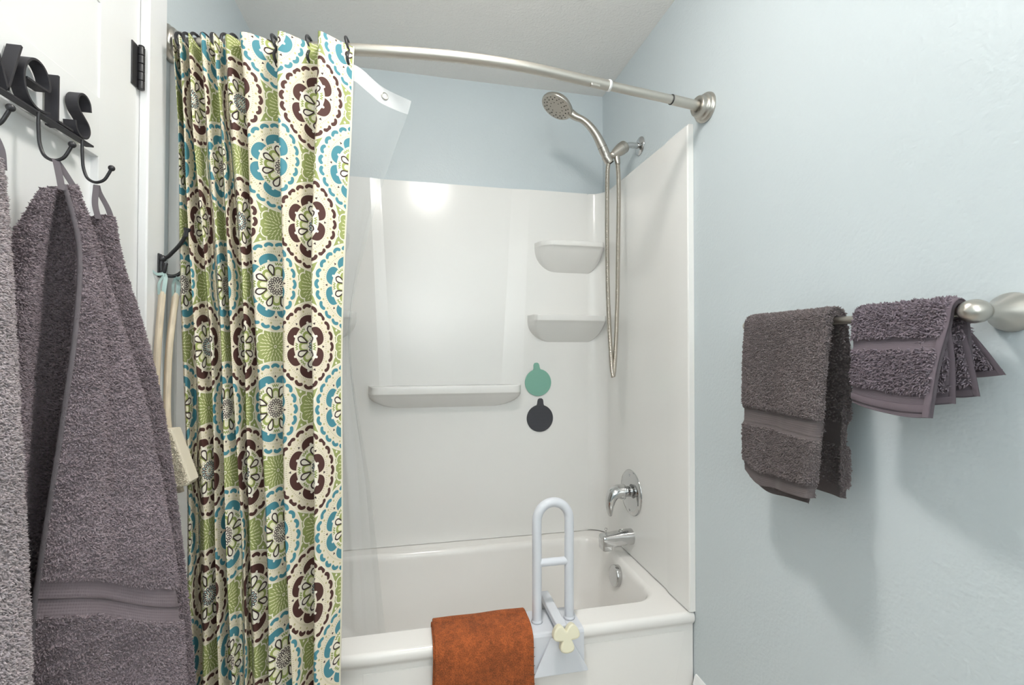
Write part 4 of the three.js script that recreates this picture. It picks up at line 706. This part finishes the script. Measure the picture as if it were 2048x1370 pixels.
// ================================================================ towel hook rack with bent letters on the door
{
  const g = thing('towel_hook_rack', 'black metal hook rack on the door spelling towels in bent letters', 'hook rack');
  const xw = -0.6225, ys = 1.6385;
  mesh('bar', box(xw + 0.0085, xw + 0.0225, ys - 0.0035, ys, 1.079, 1.62, 0.0006), M.blackSoft, g);
  for (const z of [1.16, 1.30, 1.56]) mesh('standoff', box(xw + 0.0002, xw + 0.009, ys - 0.003, ys - 0.0005, z - 0.006, z + 0.006, 0.0006), M.blackSoft, g);
  // letters: bands bent in the plane of the door; a = distance towards the hinge
  function letter(name, z0, pts, closed) {
    const c = new THREE.CatmullRomCurve3(pts.map(p => V(p[0], p[1], 0)), closed, 'catmullrom', 0.5), n = 70, th = 0.0016, L = [], R = [];
    for (let k = 0; k <= n; k++) { const p = c.getPoint(k / n), t = c.getTangent(k / n), q = V(-t.y, t.x, 0); L.push([p.x + q.x * th, p.y + q.y * th]); R.push([p.x - q.x * th, p.y - q.y * th]); }
    const geo = extrudeFlat([...L, ...R.reverse()], 0.019, 0.0003); geo.rotateY(Math.PI / 2); geo.translate(xw + 0.0035, ys + 0.0016, z0); mesh(name, geo, M.blackSoft, g);
  }
  const seg = (name, z0, a, b) => letter(name, z0, [a, [(a[0] * 2 + b[0]) / 3, (a[1] * 2 + b[1]) / 3], [(a[0] + b[0] * 2) / 3, (a[1] + b[1] * 2) / 3], b]);
  seg('letter_t', 1.478, [0.024, 0.080], [0.024, 0.001]); seg('letter_t', 1.478, [0.0, 0.0815], [0.048, 0.0815]);
  { const o = []; for (let k = 0; k <= 20; k++) { const a = k / 20 * 2 * Math.PI; o.push([0.03 + 0.029 * Math.sin(a), 0.0405 + 0.039 * Math.cos(a)]); } letter('letter_o', 1.412, o); }
  seg('letter_w', 1.332, [0.0, 0.082], [0.020, 0.001]); seg('letter_w', 1.332, [0.020, 0.001], [0.040, 0.060]); seg('letter_w', 1.332, [0.040, 0.060], [0.062, 0.001]); seg('letter_w', 1.332, [0.062, 0.001], [0.085, 0.082]);
  letter('letter_e', 1.241, [[0.006, 0.040], [0.022, 0.040], [0.040, 0.0405], [0.052, 0.043], [0.050, 0.060], [0.040, 0.074], [0.026, 0.079], [0.012, 0.073], [0.002, 0.056], [0.0, 0.038], [0.004, 0.020], [0.014, 0.007], [0.028, 0.001], [0.042, 0.002], [0.054, 0.006]]);
  seg('letter_l', 1.170, [0.0, 0.080], [0.0, 0.001]);
  seg('letter_l', 1.170, [0.0, 0.0018], [0.036, 0.0018]);
  letter('letter_s', 1.128, [[0.0400, 0.058], [0.0368, 0.073], [0.0272, 0.081], [0.0152, 0.080], [0.0064, 0.070], [0.0048, 0.058], [0.0112, 0.047], [0.0224, 0.039], [0.0336, 0.030], [0.0376, 0.018], [0.0320, 0.006], [0.0208, 0.001], [0.0096, 0.004], [0.0024, 0.013], [0.0000, 0.024]]);
  for (const z of [1.330, 1.2105, 1.1085]) {
    const h = thing2('hook', g);
    mesh('wire', capTube([[xw + 0.021, ys - 0.002, z], [xw + 0.0215, ys - 0.03, z], [xw + 0.024, ys - 0.056, z], [xw + 0.031, ys - 0.073, z], [xw + 0.043, ys - 0.079, z], [xw + 0.056, ys - 0.074, z], [xw + 0.064, ys - 0.061, z], [xw + 0.068, ys - 0.052, z]], 0.0026, 50, 10), M.black, h);
    mesh('ball_tip', sphere(xw + 0.0685, ys - 0.0505, z, 0.0054), M.black, h);
  }
}
// ================================================================ black coat hook on the casing with two long bath brushes
{
  const xw = -0.606, z = 0.832;
  const g = thing('coat_hook', 'black cast double coat hook screwed to the white casing', 'coat hook');
  mesh('back_plate', box(xw, xw + 0.004, 1.424, 1.482, z - 0.008, z + 0.008, 0.0018), M.black, g);
  mesh('knuckle', sphere(xw + 0.008, 1.470, z, 0.0085), M.black, g);
  mesh('upper_arm', capTube([[xw + 0.004, 1.470, z], [xw + 0.016, 1.473, z], [xw + 0.036, 1.486, z + 0.012], [xw + 0.057, 1.502, z + 0.026], [xw + 0.070, 1.516, z + 0.036], [xw + 0.076, 1.528, z + 0.041]], 0.0044, 40, 12), M.black, g);
  mesh('flared_tip', lathe([[0.0042, -0.010], [0.0048, 0], [0.0078, 0.0085], [0.0080, 0.0105], [0, 0.0108]], [xw + 0.0765, 1.527, z + 0.041], [0.18, 1, 0.03], 20), M.black, g);
  mesh('lower_stem', capTube([[xw + 0.006, 1.468, z], [xw + 0.005, 1.450, z], [xw + 0.006, 1.436, z]], 0.0058, 16, 12), M.black, g);
  mesh('lower_prong', capTube([[xw + 0.006, 1.436, z], [xw + 0.018, 1.429, z - 0.003], [xw + 0.030, 1.430, z - 0.010], [xw + 0.040, 1.439, z - 0.016], [xw + 0.044, 1.447, z - 0.018]], 0.0042, 24, 12), M.black, g);
  mesh('lower_prong', capTube([[xw + 0.006, 1.438, z + 0.002], [xw + 0.012, 1.431, z + 0.007], [xw + 0.018, 1.437, z + 0.013], [xw + 0.021, 1.450, z + 0.015], [xw + 0.022, 1.455, z + 0.015]], 0.0042, 24, 12), M.black, g);
  const wood = (() => { const a = valueNoise(256, 90, 51), b = valueNoise(256, 6, 52); return noiseTex(256, (x, y) => { const k = y * 256 + x, st = a[((Math.floor(y / 14)) % 256) * 256 + x], v = 0.94 + 0.10 * (st - 0.5) + 0.06 * (b[k] - 0.5); return [0.93 * v, 0.865 * v, 0.765 * v]; }, 1, true); })();
  const wm = std({ map: wood, roughness: 0.5 }), rib = std({ color: lin(0.42, 0.56, 0.54), roughness: 0.7, side: THREE.DoubleSide }), pad = std({ color: lin(0.78, 0.71, 0.57), roughness: 0.95 });
  function brush(label, pts, tie, withPad) {
    const b = thing('bath_brush', label, 'brush', 'long handled bath brushes');
    const c = curve(pts), rows = [], n = 70;
    for (let k = 0; k <= n; k++) {
      const t = k / n, p = c.getPointAt(t), tg = c.getTangentAt(t), A = V(0.62, 0, 0.78).projectOnPlane(tg).normalize(), B = tg.clone().cross(A);
      let w = 0.0095 + 0.0010 * Math.sin(t * 3) + (t > 0.80 ? 0.012 * smooth(0.80, 1, t) : 0), d = 0.0066; if (t < 0.03) { const q = Math.sqrt(1 - (1 - t / 0.03) ** 2); w *= 0.3 + 0.7 * q; d *= 0.3 + 0.7 * q; }
      const row = []; for (let q = 0; q <= 18; q++) { const a = q / 18 * 2 * Math.PI, cs = Math.cos(a), sn = Math.sin(a); row.push(p.clone().addScaledVector(A, w * Math.sign(cs) * Math.abs(cs) ** 0.6).addScaledVector(B, d * Math.sign(sn) * Math.abs(sn) ** 0.6)); } rows.push(row);
    }
    rows.unshift(rows[0].map(() => c.getPointAt(0))); rows.push(rows[rows.length - 1].map(() => c.getPointAt(1)));
    mesh('handle', gridGeo(rows, (i, j) => [i / 18, j / 24]), wm, b);
    const h = V(...pts[0]); mesh('eyelet', lathe([[0, -0.0075], [0.0028, -0.0075], [0.0028, 0.0075], [0, 0.0075]], [h.x, h.y - 0.016, h.z], [0.78, 0, 0.62], 16), std({ color: lin(0.42, 0.31, 0.2), roughness: 0.7 }), b);
    for (const s of [-1, 1]) mesh('ribbon', strip([[h.x + s * 0.004, h.y - 0.014, h.z + 0.007], [h.x + s * 0.006, h.y + 0.012, h.z + 0.004], [tie[0] + s * 0.003, tie[1] - 0.008, tie[2]], tie], 0.0085, [1, 0, -0.5 * s], 0.0008), rib, b);
    mesh('bow', strip([tie, [tie[0] - withPad * 0.012, tie[1] - 0.003, tie[2] + 0.008], [tie[0] - withPad * 0.020, tie[1] + 0.006, tie[2] + 0.013]], 0.007, [0, 1, 0.2], 0.0008), rib, b);
    return b;
  }
  brush('long wooden bath brush hanging on the left, nearer the towels', [[-0.5885, 1.394, 0.850], [-0.5915, 1.34, 0.852], [-0.595, 1.26, 0.855], [-0.597, 1.16, 0.857], [-0.596, 1.07, 0.858], [-0.594, 0.98, 0.858], [-0.593, 0.90, 0.858]], [-0.588, 1.432, 0.846], 1);
  const b2 = brush('long wooden bath brush with cream bristle pad hanging by the curtain', [[-0.5645, 1.392, 0.838], [-0.5695, 1.33, 0.843], [-0.5745, 1.25, 0.848], [-0.5745, 1.16, 0.854], [-0.571, 1.09, 0.860], [-0.564, 1.04, 0.866], [-0.549, 0.965, 0.872], [-0.537, 0.915, 0.874]], [-0.574, 1.4265, 0.822], -1);
  // pad head: tapered block with soft pile
  const A = [[-0.574, 1.062], [-0.538, 1.064], [-0.500, 0.950], [-0.505, 0.943], [-0.556, 0.934], [-0.562, 0.939]], pg = extrudeFlat(A, 0.034, 0.004); pg.translate(0, 0, 0.880); pg.rotateY(0); mesh('pad_core', pg, pad, b2);
  const r = rng(61), tri = [], P = (x, y, zz) => V(x, y, zz), im = [];
  const inside = (x, y) => { let c = false; for (let i = 0, j = A.length - 1; i < A.length; j = i++) if ((A[i][1] > y) !== (A[j][1] > y) && x < (A[j][0] - A[i][0]) * (y - A[i][1]) / (A[j][1] - A[i][1]) + A[i][0]) c = !c; return c; };
  while (im.length < 1500) { const x = -0.576 + r() * 0.078, y = 0.928 + r() * 0.142; if (inside(x, y)) im.push([V(x, y, 0.917), V(0, 0, 1)]); }
  for (let k = 0; k < A.length; k++) { const a = A[k], b = A[(k + 1) % A.length], L = Math.hypot(b[0] - a[0], b[1] - a[1]), nx = (b[1] - a[1]) / L, ny = -(b[0] - a[0]) / L, s = -1; for (let q = 0; q < L * 9000; q++) { const t = r(); im.push([V(a[0] + (b[0] - a[0]) * t - nx * 0.0035 * s * -1, a[1] + (b[1] - a[1]) * t - ny * 0.0035 * s * -1, 0.876 + r() * 0.040), V(nx, ny, 0).multiplyScalar(-s * -1 * -1)]); } }
  const pile = new THREE.InstancedMesh(tuftGeo, std({ color: lin(0.80, 0.73, 0.60), roughness: 0.95, side: THREE.DoubleSide }), im.length), m4 = new THREE.Matrix4(), q4 = new THREE.Quaternion(), up = V(0, 1, 0);
  im.forEach(([p, n], k) => { const d = n.clone().add(V((r() - 0.5) * 1.3, (r() - 0.5) * 1.3, (r() - 0.5) * 1.3)).normalize(); q4.setFromUnitVectors(up, d); m4.compose(p, q4, V(0.0021, 0.004 + 0.003 * r(), 0.0021)); pile.setMatrixAt(k, m4); });
  pile.name = 'pad_pile'; pile.userData.kind = 'stuff'; shade(pile); b2.add(pile);
}
renderer.render(scene, camera);
